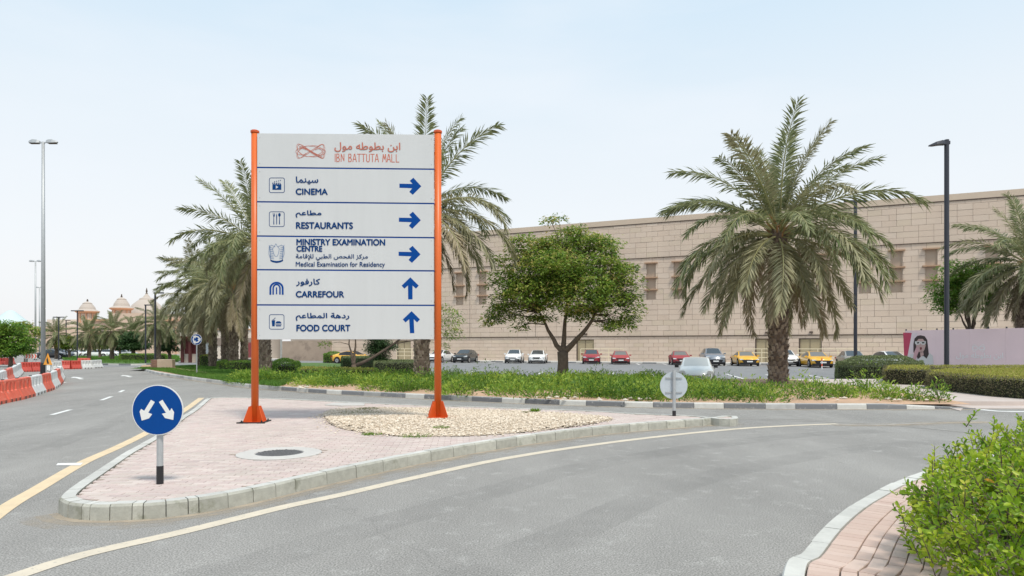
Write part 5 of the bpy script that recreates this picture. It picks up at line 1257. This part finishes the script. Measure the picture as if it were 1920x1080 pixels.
# ------------------------------------------------------------------ palms
FR = {}
def frond_mesh(bin_, var_, mkey):
    key = (bin_, var_, mkey)
    if key in FR: return FR[key]
    r_ = random.Random(bin_ * 31 + var_ * 7 + 5); rn = np.random.default_rng(bin_ * 31 + var_ * 7 + 5)
    elev = [80, 62, 42, 22, 4, -16, -38, -60][bin_] + r_.uniform(-5, 5); droop = [30, 50, 68, 78, 76, 62, 46, 30][bin_] * r_.uniform(.85, 1.15)
    n = 22; pts = [Vector((.0, 0, 0))]; th = [R(elev)]; side = r_.uniform(-.25, .25)
    for i in range(1, n + 1):
        s_ = i / n; a = R(elev - droop * s_ ** 1.5); pts.append(pts[-1] + Vector((math.cos(a), side * s_ * .35, math.sin(a))) / n); th.append(a)
    P, D, Nn, L_, W_, V_ = [], [], [], [], [], []
    m_ = 92
    for i in range(m_):
        s_ = .16 + .83 * (i + .5) / m_; f = s_ * n; k = min(n - 1, int(f)); p = pts[k].lerp(pts[k + 1], f - k); t = (pts[k + 1] - pts[k]).normalized(); sd_ = Vector((-t.y, t.x, 0)); sd_ = Vector((0, 1, 0)) - t * t.y; sd_.normalize(); up = sd_.cross(t) * -1
        if up.z < 0: up = -up
        ll = .172 * (math.sin(min(1, (s_ - .06) * 2.6) * math.pi / 2) ** .8) * (1 - .50 * max(0, (s_ - .5) / .5) ** 1.6)
        for sg in (-1, 1):
            an = R(58 - 30 * s_ + r_.uniform(-9, 9)); vv = r_.choice([.45, .15, -.12]) + r_.uniform(-.12, .12)
            dvec = t * math.cos(an) + sd_ * sg * math.sin(an) + up * vv + Vector((0, 0, -.22 - .10 * s_))
            P.append(p); D.append(dvec); Nn.append(up + sd_ * sg * r_.uniform(-.5, .9) + t * r_.uniform(-.3, .3)); L_.append(ll * r_.uniform(.8, 1.15)); W_.append(.0125 * r_.uniform(.8, 1.25)); V_.append(min(1, max(0, r_.gauss(.5, .22))))
    me = cards(np.array([tuple(p) for p in P]), np.array([tuple(p) for p in D]), np.array([tuple(p) for p in Nn]), np.array(L_), np.array(W_), np.array(V_), {'g': M_frond, 'o': M_frondo, 'd': M_frondd}[mkey], 'frond', curl=.12)
    # add stem
    bm = bmesh.new(); bm.from_mesh(me); lay = bm.faces.layers.float.get('var')
    mb = MB(); mb.tube(pts[::2], [.0085 * (1 - .82 * i / (n // 2)) for i in range(n // 2 + 1)], 4)
    vs2 = [bm.verts.new(v) for v in mb.v]
    for f in mb.f:
        ff = bm.faces.new([vs2[i] for i in f]); ff.material_index = 1; ff[lay] = .5
    bm.to_mesh(me); bm.free(); me.materials.append(M_rachis)
    FR[key] = me; return me
TRK = {}
def palm(label, x, y, crown_z, flen, nf=44, r=.33, z0=.1, lean=(0, 0), wind=0.0, group=None, stubs=True, up=1.0, lowdry=.4, old=.5, trunk_r2=None, maxbin=8):
    t = thing('date_palm', label, 'palm tree', (x, y, z0), 0, group); h = crown_z - z0
    n = max(14, int(h * 7)); sg = 20; P = []
    for i in range(n + 1):
        f = i / n; z = f * h; saw = (f * h * 5.2) % 1.0
        for k in range(sg):
            a = 2 * math.pi * k / sg + f * 1.3; rr_ = r * (1.12 - .18 * f if f < .9 else .95 + (f - .9) * 1.2) * (1 + .07 * math.sin(k * 2.5 * 2 + i * 2.1) + rnd.uniform(-.05, .05)) + (.25 * r * max(0, 1 - f * h / .35) * .6)
            P.append((lean[0] * f * f + rr_ * math.cos(a), lean[1] * f * f + rr_ * math.sin(a), z - .1 * (i == 0)))
    F = [(i * sg + k, i * sg + (k + 1) % sg, (i + 1) * sg + (k + 1) % sg, (i + 1) * sg + k) for i in range(n) for k in range(sg)] + [tuple(n * sg + k for k in range(sg))]
    tm = MB()
    for f in F: tm.f.append(f); tm.var.append(rnd.random()); tm.mi.append(0)
    tm.v = P; tm.build('trunk', M_trunk, t)
    # spiralling leaf stubs
    if stubs:
        sb = MB(); k = 0; zz = .1
        while zz < h + .1:
            a = k * 2.39996; f = zz / h; rr_ = r * (1.10 - .18 * min(f, .9)); c_, s_ = math.cos(a), math.sin(a); cx_ = lean[0] * f * f; cy_ = lean[1] * f * f
            wd = .075 * r / .33; out_ = rnd.uniform(.05, .15) * r / .33; hh = rnd.uniform(.08, .2)
            b0 = Vector((cx_ + c_ * rr_ * .92, cy_ + s_ * rr_ * .92, zz)); tg = Vector((-s_, c_, 0)); o_ = Vector((c_, s_, 0))
            q = [b0 - tg * wd, b0 + tg * wd, b0 + o_ * out_ + tg * wd * .6 + Vector((0, 0, hh)), b0 + o_ * out_ - tg * wd * .6 + Vector((0, 0, hh)), b0 - tg * wd * .7 + Vector((0, 0, hh * .9)), b0 + tg * wd * .7 + Vector((0, 0, hh * .9)), b0 + o_ * (out_ * .35) - tg * wd * .9 + Vector((0, 0, -.03)), b0 + o_ * (out_ * .35) + tg * wd * .9 + Vector((0, 0, -.03))]
            sb.add(q, [(6, 7, 2, 3), (3, 2, 5, 4), (0, 6, 3, 4), (1, 5, 2, 7)]); k += 1; zz += .30 / (2 * math.pi * r / (2.2 * wd)) * .62
        tag(sb.build('leaf_stubs', M_stub, t), kind='stuff')
        ob = MB()
        for k in range(26):
            a = k * 2.39996; c_, s_ = math.cos(a), math.sin(a); zz = h - .25 + .6 * k / 26; rr_ = r * (1.15 - .7 * k / 26); ln_ = rnd.uniform(.25, .5)
            b0 = Vector((lean[0] + c_ * rr_ * .8, lean[1] + s_ * rr_ * .8, zz)); ob.tube([b0, b0 + Vector((c_ * .12, s_ * .12, ln_ * .5)), b0 + Vector((c_ * .3, s_ * .3, ln_))], [.05, .035, .02], 5)
        tag(ob.build('frond_bases', M_stub2, t), kind='stuff')
    for k in range(nf):
        f = k / (nf - 1); b_ = f ** .80 * (maxbin - .01); bin_ = min(7, int(b_ + rnd.uniform(-.35, .35))); bin_ = max(0, bin_)
        mk_ = 'g' if f < old else ('o' if f < 1 - lowdry * .35 else 'd')
        if rnd.random() < .12: mk_ = 'o'
        o = link('frond', frond_mesh(bin_, k % 3, mk_), t); a = k * 2.39996 + rnd.uniform(-.3, .3)
        sc_ = flen * rnd.uniform(.84, 1.08) * (.93, .98, 1.02, 1, 1.02, .98, .84, .70)[bin_]; 
        o.location = (lean[0] + math.cos(a) * r * .5, lean[1] + math.sin(a) * r * .5, h + .25 - .55 * f); o.rotation_euler = (rnd.uniform(-.25, .25), rnd.uniform(-.05, .05), a); o.scale = (sc_, sc_, sc_)
        if wind:
            q = Matrix.Rotation(wind * (1.2 - .4 * f), 4, 'Y') @ o.rotation_euler.to_matrix().to_4x4(); o.rotation_euler = q.to_euler()
    return t
palm('big date palm with a wide drooping crown right of centre on the median', X(1459, 27.5), 27.5, 6.25, 5.0, 64, .32, .15, lowdry=.25, old=.62, maxbin=7.2)
palm('tall date palm behind the right half of the mall sign', X(791, 30), 30, 7.75, 4.7, 44, .29, .15, lowdry=.9, old=.4)
palm('date palm just right of the left orange sign post, crown behind it', X(497, 37.5), 37.5, 7.2, 4.7, 60, .28, .1, wind=-.22, lowdry=.6, old=.5, lean=(-.3, 0))
palm('date palm cut by the right edge of the picture behind the hoarding', X(1913, 42), 42, 6.8, 4.9, 64, .30, 0, lowdry=.6, old=.6, lean=(.5, 0))
for u, d, cz, fl_, lab in ((438, 47, 5.6, 4.3, 'front palm of the dense left cluster with the thickest light trunk'), (423, 51, 6.6, 4.5, 'second palm of the dense left cluster, trunk close beside the front one'), (399, 54, 6.0, 4.5, 'third palm of the dense left cluster, dark trunk left of the pair'), (378, 57, 5.6, 4.4, 'leftmost palm of the dense left cluster beside the roundabout sign'), (458, 60, 7.2, 4.4, 'rear palm of the dense left cluster right by the orange post')):
    palm(lab, X(u, d), d, cz, fl_, 44, .27, .1, wind=-.2, group='palms of the left cluster', lowdry=.9, old=.3)
for u, d, cz, fl_, lab in ((106, 105, 3.7, 2.9, 'small far palm right of the tall lamp, farthest left'), (167, 92, 3.5, 2.8, 'far palm in front of the left turret'), (210, 90, 3.9, 2.7, 'far palm in front of the right turret with a slim trunk'), (250, 92, 3.6, 2.7, 'far palm above the dark round tree'), (297, 76, 4.3, 3.0, 'far palm in front of the brick planter and the big dome')):
    palm(lab, X(u, d), d, cz, fl_ * 1.06, 62, .24, .05, group='far palms before the domes', stubs=False, lowdry=.3, old=.8)

# ------------------------------------------------------------------ broadleaf trees
def tree(label, x, y, z0, lobes, m, fork_z, r0, leaf=.13, dens=60, limbs=None, name='broadleaf_tree', seedv=0, flat_=.45, trunk_top=None, cat='tree', group=None, sparse=1.0):
    """lobes: (dx, dy, z, rx, ry, rz) relative to the trunk foot"""
    t = thing(name, label, cat, (x, y, z0), 0, group); P, D, Nn, V, ends = [], [], [], [], []
    zs = [l[2] for l in lobes]; zmin, zmax = min(zs) - 1, max(zs) + 1
    for (dx, dy, z, rx, ry, rz) in lobes:
        nclump = max(4, int(dens * rx * ry ** .6 * rz ** .5))
        for c in range(nclump):
            v = runit(1)[0]; rr_ = rnd.random() ** .38; c_ = np.array([dx + v[0] * rx * rr_, dy + v[1] * ry * rr_, z + v[2] * rz * rr_])
            if c % 4 == 0: ends.append(c_)
            k = int(26 * sparse); a = nr.uniform(0, 6.28, k); q = np.sqrt(nr.random(k)); cr_ = rnd.uniform(.20, .46)
            pp = np.c_[c_[0] + cr_ * q * np.cos(a), c_[1] + cr_ * q * np.sin(a), c_[2] + nr.normal(0, cr_ * .22, k) - .12 * q ** 2]
            P.append(pp); D.append(np.c_[np.cos(a), np.sin(a), nr.normal(-.15, .4, k)]); Nn.append(nr.normal(0, flat_, (k, 3)) + np.array([0, 0, 1]))
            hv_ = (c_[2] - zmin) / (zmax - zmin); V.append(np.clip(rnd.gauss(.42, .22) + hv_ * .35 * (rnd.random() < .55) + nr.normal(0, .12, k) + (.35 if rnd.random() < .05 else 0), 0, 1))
    P = np.vstack(P); D = np.vstack(D); Nn = np.vstack(Nn); V = np.concatenate(V); n = len(P)
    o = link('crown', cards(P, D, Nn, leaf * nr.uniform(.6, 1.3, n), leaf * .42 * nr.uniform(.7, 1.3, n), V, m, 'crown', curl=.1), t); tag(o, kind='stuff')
    tb = MB(); base_pts = [(0, 0, -.1), (.0, 0, .25), (.02, 0, fork_z * .6), (0, 0, fork_z)]
    tb.tube(base_pts, [r0 * 1.55, r0 * 1.08, r0 * .95, r0 * .98], 14); tb.build('trunk', M_bark, t, smooth=True)
    br = MB(); nodes = []
    limbs = limbs or [(lobes[k][0] * .6, lobes[k][1] * .6, lobes[k][2] - .2) for k in range(0, len(lobes))][:6]
    for i, L_ in enumerate(limbs):
        e_ = Vector(L_); s_ = Vector((0, 0, fork_z - .08)); mid = s_.lerp(e_, .45) + Vector((e_.x * .12, e_.y * .12, -.12 * (e_ - s_).length * .6)); pts = []
        for k in range(9):
            q = k / 8; pts.append(s_ * (1 - q) ** 2 + mid * 2 * q * (1 - q) + e_ * q * q + Vector((rnd.uniform(-.04, .04), rnd.uniform(-.04, .04), 0)) * (1 if k else 0))
        rl = r0 * rnd.uniform(.5, .66); rads = [rl * (1 - .72 * k / 8) for k in range(9)]
        mb = MB().tube(pts, rads, 10); mb.build('limb', M_bark, t, smooth=True)
        nodes += [(p, rads[k]) for k, p in enumerate(pts) if k >= 3]
    for e_ in ends:
        e_ = Vector(e_); nd = min(nodes, key=lambda q: (q[0] - e_).length + (2 if q[0].z > e_.z + .3 else 0)); L_ = (e_ - nd[0]).length
        mid = nd[0].lerp(e_, .5) + Vector((rnd.uniform(-.1, .1) * L_, rnd.uniform(-.1, .1) * L_, .08 * L_)); r1 = min(nd[1] * .6, .018 + .012 * L_)
        br.tube([nd[0], mid, e_], [r1, r1 * .65, .008], 5, cap=False)
    br.build('branches', M_bark, t)
    return t
def px_lobes(lst, u0, d, z0, depth=.85):
    s_ = d / FPX; return [((u - u0) * s_, dy_, Z(v, d) - z0, ru * s_, ru * s_ * depth, rv * s_) for u, v, ru, rv, dy_ in lst]
d = 31; u0 = 1055
lb = px_lobes([(1000, 470, 52, 34, .5), (1060, 452, 62, 32, 1), (1118, 462, 52, 30, .3), (1040, 500, 62, 28, -1), (1130, 505, 50, 28, -.4), (1165, 540, 36, 34, 0), (960, 520, 42, 32, 0), (1000, 548, 66, 34, -.5), (1085, 550, 72, 38, -.8), (943, 574, 36, 26, .3), (925, 598, 16, 14, 0), (1180, 578, 26, 26, 0), (1168, 604, 30, 12, .4), (1050, 520, 60, 28, 1.8), (975, 610, 14, 7, -.4), (930, 480, 14, 9, .2), (1080, 425, 22, 8, .5), (1140, 612, 16, 6, -.3), (915, 605, 8, 8, .1), (1100, 585, 36, 16, .2), (1010, 592, 26, 12, .3), (1030, 412, 12, 7, 0), (1050, 408, 8, 6, .1), (975, 445, 20, 10, 0), (1180, 500, 18, 12, 0), (1195, 520, 10, 10, 0)], u0, d, .2)
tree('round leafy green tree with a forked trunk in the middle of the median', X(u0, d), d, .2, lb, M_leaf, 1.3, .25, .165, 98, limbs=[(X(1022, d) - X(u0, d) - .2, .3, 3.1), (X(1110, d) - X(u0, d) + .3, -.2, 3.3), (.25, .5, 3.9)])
d = 46; u0 = 1822
tree('bright green tree partly hidden by the tall dark lamp post and right palm', X(u0, d), d, 0, px_lobes([(1800, 510, 40, 26, 0), (1840, 515, 40, 26, 0), (1790, 550, 34, 26, 0), (1845, 555, 48, 28, 0), (1780, 575, 26, 12, 0), (1815, 545, 60, 40, .8)], u0, d, 0), M_leafb, 2.6, .16, .2, 60)
d = 40; u0 = 664
tree('dark twin-trunk tree behind the sign whose leaves show right of the right post', X(u0, d), d, -.2, px_lobes([(700, 560, 60, 40, 0), (760, 570, 60, 40, 0), (640, 560, 50, 40, 0), (835, 590, 30, 24, 0), (848, 625, 26, 14, 0), (830, 650, 10, 8, 0), (612, 642, 9, 4, 0), (860, 600, 12, 8, 0)], u0, d, -.2), M_leaf, .9, .16, .15, 40, limbs=[(-.35, 0, 2.6), (.1, 0, 2.8), (3.5, 0, 3.2)])
d = 48; u0 = 711
tree('small dense dark green bushy tree under the sign between the hedges', X(u0, d), d, -.1, px_lobes([(700, 648, 14, 16, 0), (716, 645, 20, 14, 0), (712, 665, 18, 18, 0), (735, 650, 9, 7, 0), (706, 628, 16, 12, 0)], u0, d, -.1), M_leafd, .7, .08, .12, 330, name='bushy_tree')
d = 60
for u0, lbs, m_, lab in ((20, [(15, 622, 34, 24, 0), (42, 640, 22, 22, 0), (5, 650, 34, 18, 0), (30, 655, 30, 12, 0), (-20, 630, 30, 34, 0), (0, 615, 26, 14, 0)], M_leafb, 'bright green spreading tree at the left picture edge'), (48, [(40, 612, 20, 12, 0), (62, 625, 14, 14, 0), (55, 645, 14, 14, 0), (30, 620, 16, 10, 0)], M_leaf, 'olive green tree behind the bright tree at the left')):
    dd = d + (7 if u0 == 48 else 0); tree(lab, X(u0, dd), dd, 0, px_lobes(lbs, u0, dd, 0), m_, 1.1, .16, .30, 40)
d = 88
tree('dark round tree right of the slim far palm', X(250, d), d, 0, px_lobes([(240, 640, 18, 12, 0), (262, 640, 18, 13, 0), (250, 632, 20, 12, 0), (252, 648, 26, 8, 0)], 250, d, 0), M_leafd, 1.0, .2, .3, 48)
d = 80
tree('dark round tree behind the small palm by the brick planter', X(318, d), d, 0, px_lobes([(310, 640, 18, 14, 0), (326, 632, 14, 16, 0), (300, 645, 14, 10, 0), (318, 650, 20, 8, 0)], 318, d, 0), M_leafd, 1.0, .2, .28, 48)
d = 105
tree('mid green low tree left of the far palms', X(130, d), d, 0, px_lobes([(128, 640, 16, 12, 0), (115, 645, 12, 10, 0), (145, 645, 12, 9, 0)], 130, d, 0), M_leaf, 1.0, .2, .35, 48)
tree('olive green tree between the second and third far palms', X(187, d), d, 0, px_lobes([(187, 640, 14, 12, 0), (198, 645, 10, 9, 0), (178, 648, 12, 8, 0)], 187, d, 0), M_leaf, 1.0, .2, .35, 48)
tree('dark green tree behind the right turret palm', X(225, d), d, 0, px_lobes([(222, 645, 14, 10, 0), (232, 640, 12, 10, 0)], 225, d, 0), M_leafd, 1.0, .2, .35, 48)

# ------------------------------------------------------------------ near bush, bottom right
bush = thing('leafy_bush', 'large bright green leafy bush at the bottom right corner, nearest plant', 'bush', (3.75, 4.05, .12))
def bush_pts():
    lobes = [(0, 0, .45, 1.25, 1.2, .52), (-.55, -1.0, .30, .62, .9, .52), (.55, 1.25, .45, .9, .9, .50), (1.5, .8, .5, 1.2, 1.3, .55), (-.15, .75, .30, .75, .7, .48), (-.8, -.2, .25, .35, .6, .42), (1.0, -1.2, .35, 1.0, 1.0, .55), (1.9, 2.3, .5, 1.1, .8, .50), (-.35, -1.9, .2, .8, .8, .5), (-.95, -.9, .22, .5, .8, .36)]
    ends = []
    for lx, ly, lz, rx, ry, rz in lobes:
        for k in range(int(680 * rx * ry)):
            v = runit(1)[0]
            if v[2] < -.5: continue
            q = rnd.uniform(.86, 1.07) + (.12 if rnd.random() < .04 else 0); ends.append(((lx + v[0] * rx * q, ly + v[1] * ry * q, max(.04, lz + v[2] * rz * q)), v))
    return ends
ends = bush_pts(); P, D, Nn, V, L_ = [], [], [], [], []; tw = MB()
ends += [((-.92, .55, .80), (-.5, 0, .8)), ((-.75, .6, .74), (-.4, 0, .8)), ((-1.35, -.75, .55), (-.9, 0, .4)), ((-1.25, -.9, .42), (-.9, 0, .3)), ((-1.15, -1.35, .30), (-.8, 0, .3)), ((.3, 1.9, .98), (0, 0, 1)), ((.8, 1.7, 1.0), (0, 0, 1)), ((-.5, 1.2, .78), (-.3, 0, 1)), ((-1.2, -.1, .62), (-.8, 0, .5)), ((-1.1, .2, .70), (-.8, 0, .6))]
for (e_, v) in ends:
    e_ = np.array(e_); v = np.array(v, float); out_ = v * np.array([.7, .7, .5]) + np.array([0, 0, .55]) + nr.normal(0, .35, 3); out_ /= np.linalg.norm(out_); ln = rnd.uniform(.14, .26)
    b0 = e_ - out_ * ln; tw.tube([tuple(b0), tuple(e_)], [.004, .0018], 4, cap=False)
    nl = rnd.randint(9, 13); hue = min(1, max(0, rnd.gauss(.42, .2)))
    for k in range(nl):
        s_ = (k + .3) / nl; a = k * 2.4 + rnd.uniform(-.3, .3); o1 = np.cross(out_, [.3, .2, .9]); o1 /= np.linalg.norm(o1) + 1e-9; o2 = np.cross(out_, o1)
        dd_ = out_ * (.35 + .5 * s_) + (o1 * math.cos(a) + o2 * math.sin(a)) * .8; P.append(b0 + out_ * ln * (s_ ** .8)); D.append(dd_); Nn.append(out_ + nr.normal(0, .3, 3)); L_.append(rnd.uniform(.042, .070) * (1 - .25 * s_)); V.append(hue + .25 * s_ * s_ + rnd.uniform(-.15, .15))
P = np.array(P); D = np.array(D); Nn = np.array(Nn); L_ = np.array(L_); V = np.clip(np.array(V), 0, 1)
world = P + np.array([3.75, 4.05, .12]); dist = np.linalg.norm(world - np.array([0, 0, 1.65]), axis=1)
# leaf outline with a folded midrib: six-sided blade, built from numpy
def leaf_mesh(P, D, Nn, L_, V, m, name):
    D = D / np.linalg.norm(D, axis=1)[:, None]; S = np.cross(D, Nn); S /= np.linalg.norm(S, axis=1)[:, None] + 1e-9; U = np.cross(S, D); n = len(P); L = L_[:, None]; W = L * .48
    vs_ = [P, P + D * L * .38 + S * W * .48 + U * L * .06, P + D * L * .74 + S * W * .42 + U * L * .05, P + D * L - U * L * .04, P + D * L * .74 - S * W * .42 + U * L * .05, P + D * L * .38 - S * W * .48 + U * L * .06, P + D * L * .55 - U * L * .02]
    VV = np.stack(vs_, 1); me = bpy.data.meshes.new(name); me.vertices.add(n * 7); me.vertices.foreach_set('co', VV.reshape(-1))
    f = np.array([[0, 1, 2, 6], [6, 2, 3, 6], [0, 6, 4, 5], [6, 3, 4, 6]]); quads = [[0, 1, 2, 6], [0, 6, 4, 5]]; tris = [[2, 3, 6], [3, 4, 6]]
    lv = np.concatenate([np.array(quads[0] + quads[1] + tris[0] + tris[1])[None] + 7 * np.arange(n)[:, None]]).reshape(-1)
    st_ = (np.array([0, 4, 8, 11])[None] + 14 * np.arange(n)[:, None]).reshape(-1)
    me.loops.add(n * 14); me.loops.foreach_set('vertex_index', lv); me.polygons.add(n * 4); me.polygons.foreach_set('loop_start', st_); me.materials.append(m); me.update(calc_edges=True)
    a = me.attributes.new('var', 'FLOAT', 'FACE'); a.data.foreach_set('value', np.repeat(V, 4).astype(np.float32)); return me
vis = np.argsort(dist + 10 * (world[:, 1] < 2.6)); sel = vis[:300]; rest = vis[300:]
for i in sel:
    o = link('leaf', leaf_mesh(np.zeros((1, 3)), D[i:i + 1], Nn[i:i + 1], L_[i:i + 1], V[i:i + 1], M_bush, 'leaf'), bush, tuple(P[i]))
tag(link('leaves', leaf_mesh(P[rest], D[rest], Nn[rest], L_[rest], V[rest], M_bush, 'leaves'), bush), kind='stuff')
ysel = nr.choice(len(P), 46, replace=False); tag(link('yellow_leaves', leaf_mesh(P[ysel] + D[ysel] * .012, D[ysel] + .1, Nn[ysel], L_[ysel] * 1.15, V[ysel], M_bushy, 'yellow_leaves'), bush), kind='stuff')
tw.build('twigs', M_bark, bush)
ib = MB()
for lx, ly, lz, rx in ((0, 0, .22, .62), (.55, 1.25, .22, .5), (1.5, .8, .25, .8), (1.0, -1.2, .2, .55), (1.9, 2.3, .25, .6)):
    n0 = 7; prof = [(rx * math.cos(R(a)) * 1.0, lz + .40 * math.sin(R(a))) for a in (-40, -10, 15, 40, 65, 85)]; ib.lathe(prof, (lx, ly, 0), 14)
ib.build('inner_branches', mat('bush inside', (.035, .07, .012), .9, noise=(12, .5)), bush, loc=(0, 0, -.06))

# ------------------------------------------------------------------ planter, kiosk, far mall with domes, tent roof
pl_ = thing('utility_box', 'low rectangular brick and concrete block on the lawn point', 'planter', (X(306, 48.5), 48.5, .14), R(12))
MB().cbox((.2, 0, .36), (1.0, .8, .72), .02).build('concrete_block', mat('tan concrete', (.50, .40, .30), .9, noise=(3, .1)), pl_); 
bk = MB(); 
for k in range(9):
    for j in range(3): bk.box((-.62 + j * .2 + (.1 if k % 2 else 0) - .02, 0, .04 + k * .078), (.19, .78, .068))
tag(bk.build('bricks', mat('brown brick', (.25, .14, .10), .9, var=.2), pl_), kind='stuff')
MB().box((-.45, 0, .36), (.5, .76, .70)).build('brick_core', M_mortar, pl_)
d = 78; ks = thing('kiosk', 'dark red kiosk with columns behind the roundabout sign', 'kiosk', (X(362, d), d, 0), R(-6)); dr_ = mat('dark red paint', (.20, .04, .045), .6)
for k in range(4): MB().box((-1.3 + k * .95, 0, 1.4), (.26, .3, 2.8)).build('column', mat('dark brown red', (.10, .03, .03), .6), ks)
MB().box((.1, .6, 1.9), (3.0, .1, 1.8)).build('wall', dr_, ks); MB().box((.1, .55, .5), (3.0, .1, 1.0)).build('plinth', M_cream, ks); MB().box((.1, .3, 2.9), (3.4, 1.4, .2)).build('roof', dr_, ks)
d = 66; cb = thing('utility_cabinet', 'grey upright cabinet between the kiosk and the palm trunks', 'cabinet', (X(385, d), d, 0)); MB().cbox((0, 0, 1.1), (1.0, .6, 2.2), .03).build('body', mat('cabinet grey', (.28, .32, .35), .6), cb); MB().box((0, -.305, 1.1), (.02, .01, 2.0)).build('door_gap', M_dark, cb)
D2 = 185.0
fm = thing('domed_mall', 'far peach coloured mall wing with two domed turrets and one large pale dome', 'building', (X(230, D2), D2, 0))
s_ = D2 / FPX
def fx(u): return X(u, D2) - X(230, D2)
MB().box((fx(250), 10, Z(598, D2) / 2), (170 * s_, 20, Z(598, D2))).build('wall', M_peach, fm)
MB().box((fx(120), 14, Z(598, D2) / 2), (130 * s_, 14, Z(596, D2))).build('wall', M_cream, fm); MB().box((fx(118), 5, Z(612, D2) / 2), (110 * s_, 14, Z(612, D2))).build('wall', M_peach, fm)
MB().box((fx(262), 8, Z(588, D2) / 2), (100 * s_, 20, Z(588, D2))).build('wall', M_peach, fm)
MB().box((fx(250), -.3, Z(600, D2)), (172 * s_, .8, .5)).build('cornice', M_peachd, fm)
for u in range(105, 335, 11):
    wn = MB().box((fx(u), -.05, 6.3), (.8, .12, 1.5)).build('window', M_winfar, fm); MB().box((fx(u), -.15, 5.5), (1.1, .2, .15)).build('sill', M_peachd, wn)
    MB().box((fx(u + 5), -.1, 3.8), (.25, .25, 7.4)).build('pilaster', M_peachd, fm)
for u, vf, vd, vtop, hw, bw2 in ((164, 582, 568, 559, 20, 14.5), (228, 576, 560, 549, 20, 15)):
    tw_ = MB(); cx_ = X(u, D2 + 4) - X(230, D2); zf_ = Z(vf, D2); zd_ = Z(vd, D2); r_ = hw * s_
    dn = MB().lathe([(r_, zf_ - .25), (r_ * 1.02, zf_), (r_ * .80, zf_ + .35), (r_ * .72, zf_ + .5), (r_ * .66, zf_ + (zd_ - zf_) * .5), (r_ * .52, zf_ + (zd_ - zf_) * .8), (r_ * .40, zd_), (r_ * .42, zd_ + .12), (r_ * .25, zd_ + .45), (.12, zd_ + .7)], (cx_, 4, 0), 16).build('dome', M_dome, fm, smooth=False)
    MB().lathe([(.12, zd_ + .6), (.3, zd_ + .9), (.12, zd_ + 1.1), (.2, zd_ + 1.3), (.04, Z(vtop, D2))], (cx_, 4, 0), 8).build('finial', M_dark, dn)
    MB().lathe([(r_ * .84, zf_ - .6), (r_ * 1.06, zf_ - .2), (r_ * 1.06, zf_ - .05)], (cx_, 4, 0), 16).build('eave', M_peachd, fm)
    MB().lathe([(bw2 * s_, Z(612, D2)), (bw2 * s_, zf_ - .5)], (cx_, 4, 0), 8).build('turret', M_peach, fm)
    for k in range(8):
        a = R(22.5 + 45 * k); MB().tube([(cx_ + bw2 * s_ * math.cos(a), 4 + bw2 * s_ * math.sin(a), Z(604, D2)), (cx_ + bw2 * s_ * math.cos(a), 4 + bw2 * s_ * math.sin(a), zf_ - .4)], .18, 6).build('column', M_peachd, fm)
        a = R(45 * k); MB().box((cx_ + bw2 * s_ * .925 * math.cos(a), 4 + bw2 * s_ * .925 * math.sin(a), Z(594, D2)), (.12, .9, 1.9), a).build('window', M_cream, fm)
cx_ = X(275, D2 + 14) - X(230, D2); R2 = 37 * s_; prof = [(R2, Z(592, D2)), (R2 * .97, Z(583, D2)), (R2 * .86, Z(574, D2)), (R2 * .68, Z(565, D2)), (R2 * .46, Z(558, D2)), (R2 * .37, Z(555.5, D2)), (R2 * .36, Z(553.5, D2)), (R2 * .20, Z(550.5, D2)), (R2 * .10, Z(546, D2)), (.1, Z(541, D2))]
bd = MB().lathe(prof, (cx_, 14, 0), 40).build('large_dome', M_dome, fm)
for p_ in bd.data.polygons: p_.use_smooth = p_.center.z < Z(557, D2)
MB().lathe([(.15, Z(545, D2)), (.35, Z(542.5, D2)), (.15, Z(541, D2)), (.28, Z(538, D2)), (.05, Z(531, D2))], (cx_, 14, 0), 8).build('finial', M_dark, bd)
lw = thing('low_cream_building', 'low cream building glimpsed between the palm trunks behind the lawn', 'building', (X(420, 100), 100, 0)); MB().box((0, 3, 2.2), (13, 6, 4.4)).build('wall', M_cream, lw)
MB().box((X(466, 100) - X(420, 100), -.06, 1.4), (1.3, .1, 2.2)).build('door', dr_, lw); MB().box((0, 3, 4.45), (13.4, 6.4, .15)).build('roof', M_peachd, lw)
for k in range(5): MB().box((-5 + k * 2.2, -.05, 2.6), (.9, .1, 1.1)).build('window', M_winfar, lw)
tt_ = thing('tent_roof', 'pale teal peaked roof of a distant hall above the left trees', 'building', (X(20, 420), 420, 0)); k_ = 420 / FPX
MB().lathe([(34 * k_, 0), (34 * k_, Z(608, 420)), (25 * k_, Z(600, 420)), (14 * k_, Z(590, 420)), (7 * k_, Z(584, 420)), (3 * k_, Z(582, 420)), (.3, Z(581.5, 420))], seg=32).build('roof', M_teal, tt_)
MB().lathe([(35 * k_, 0), (35 * k_, Z(628, 420))], seg=32).build('wall', M_cream, tt_)
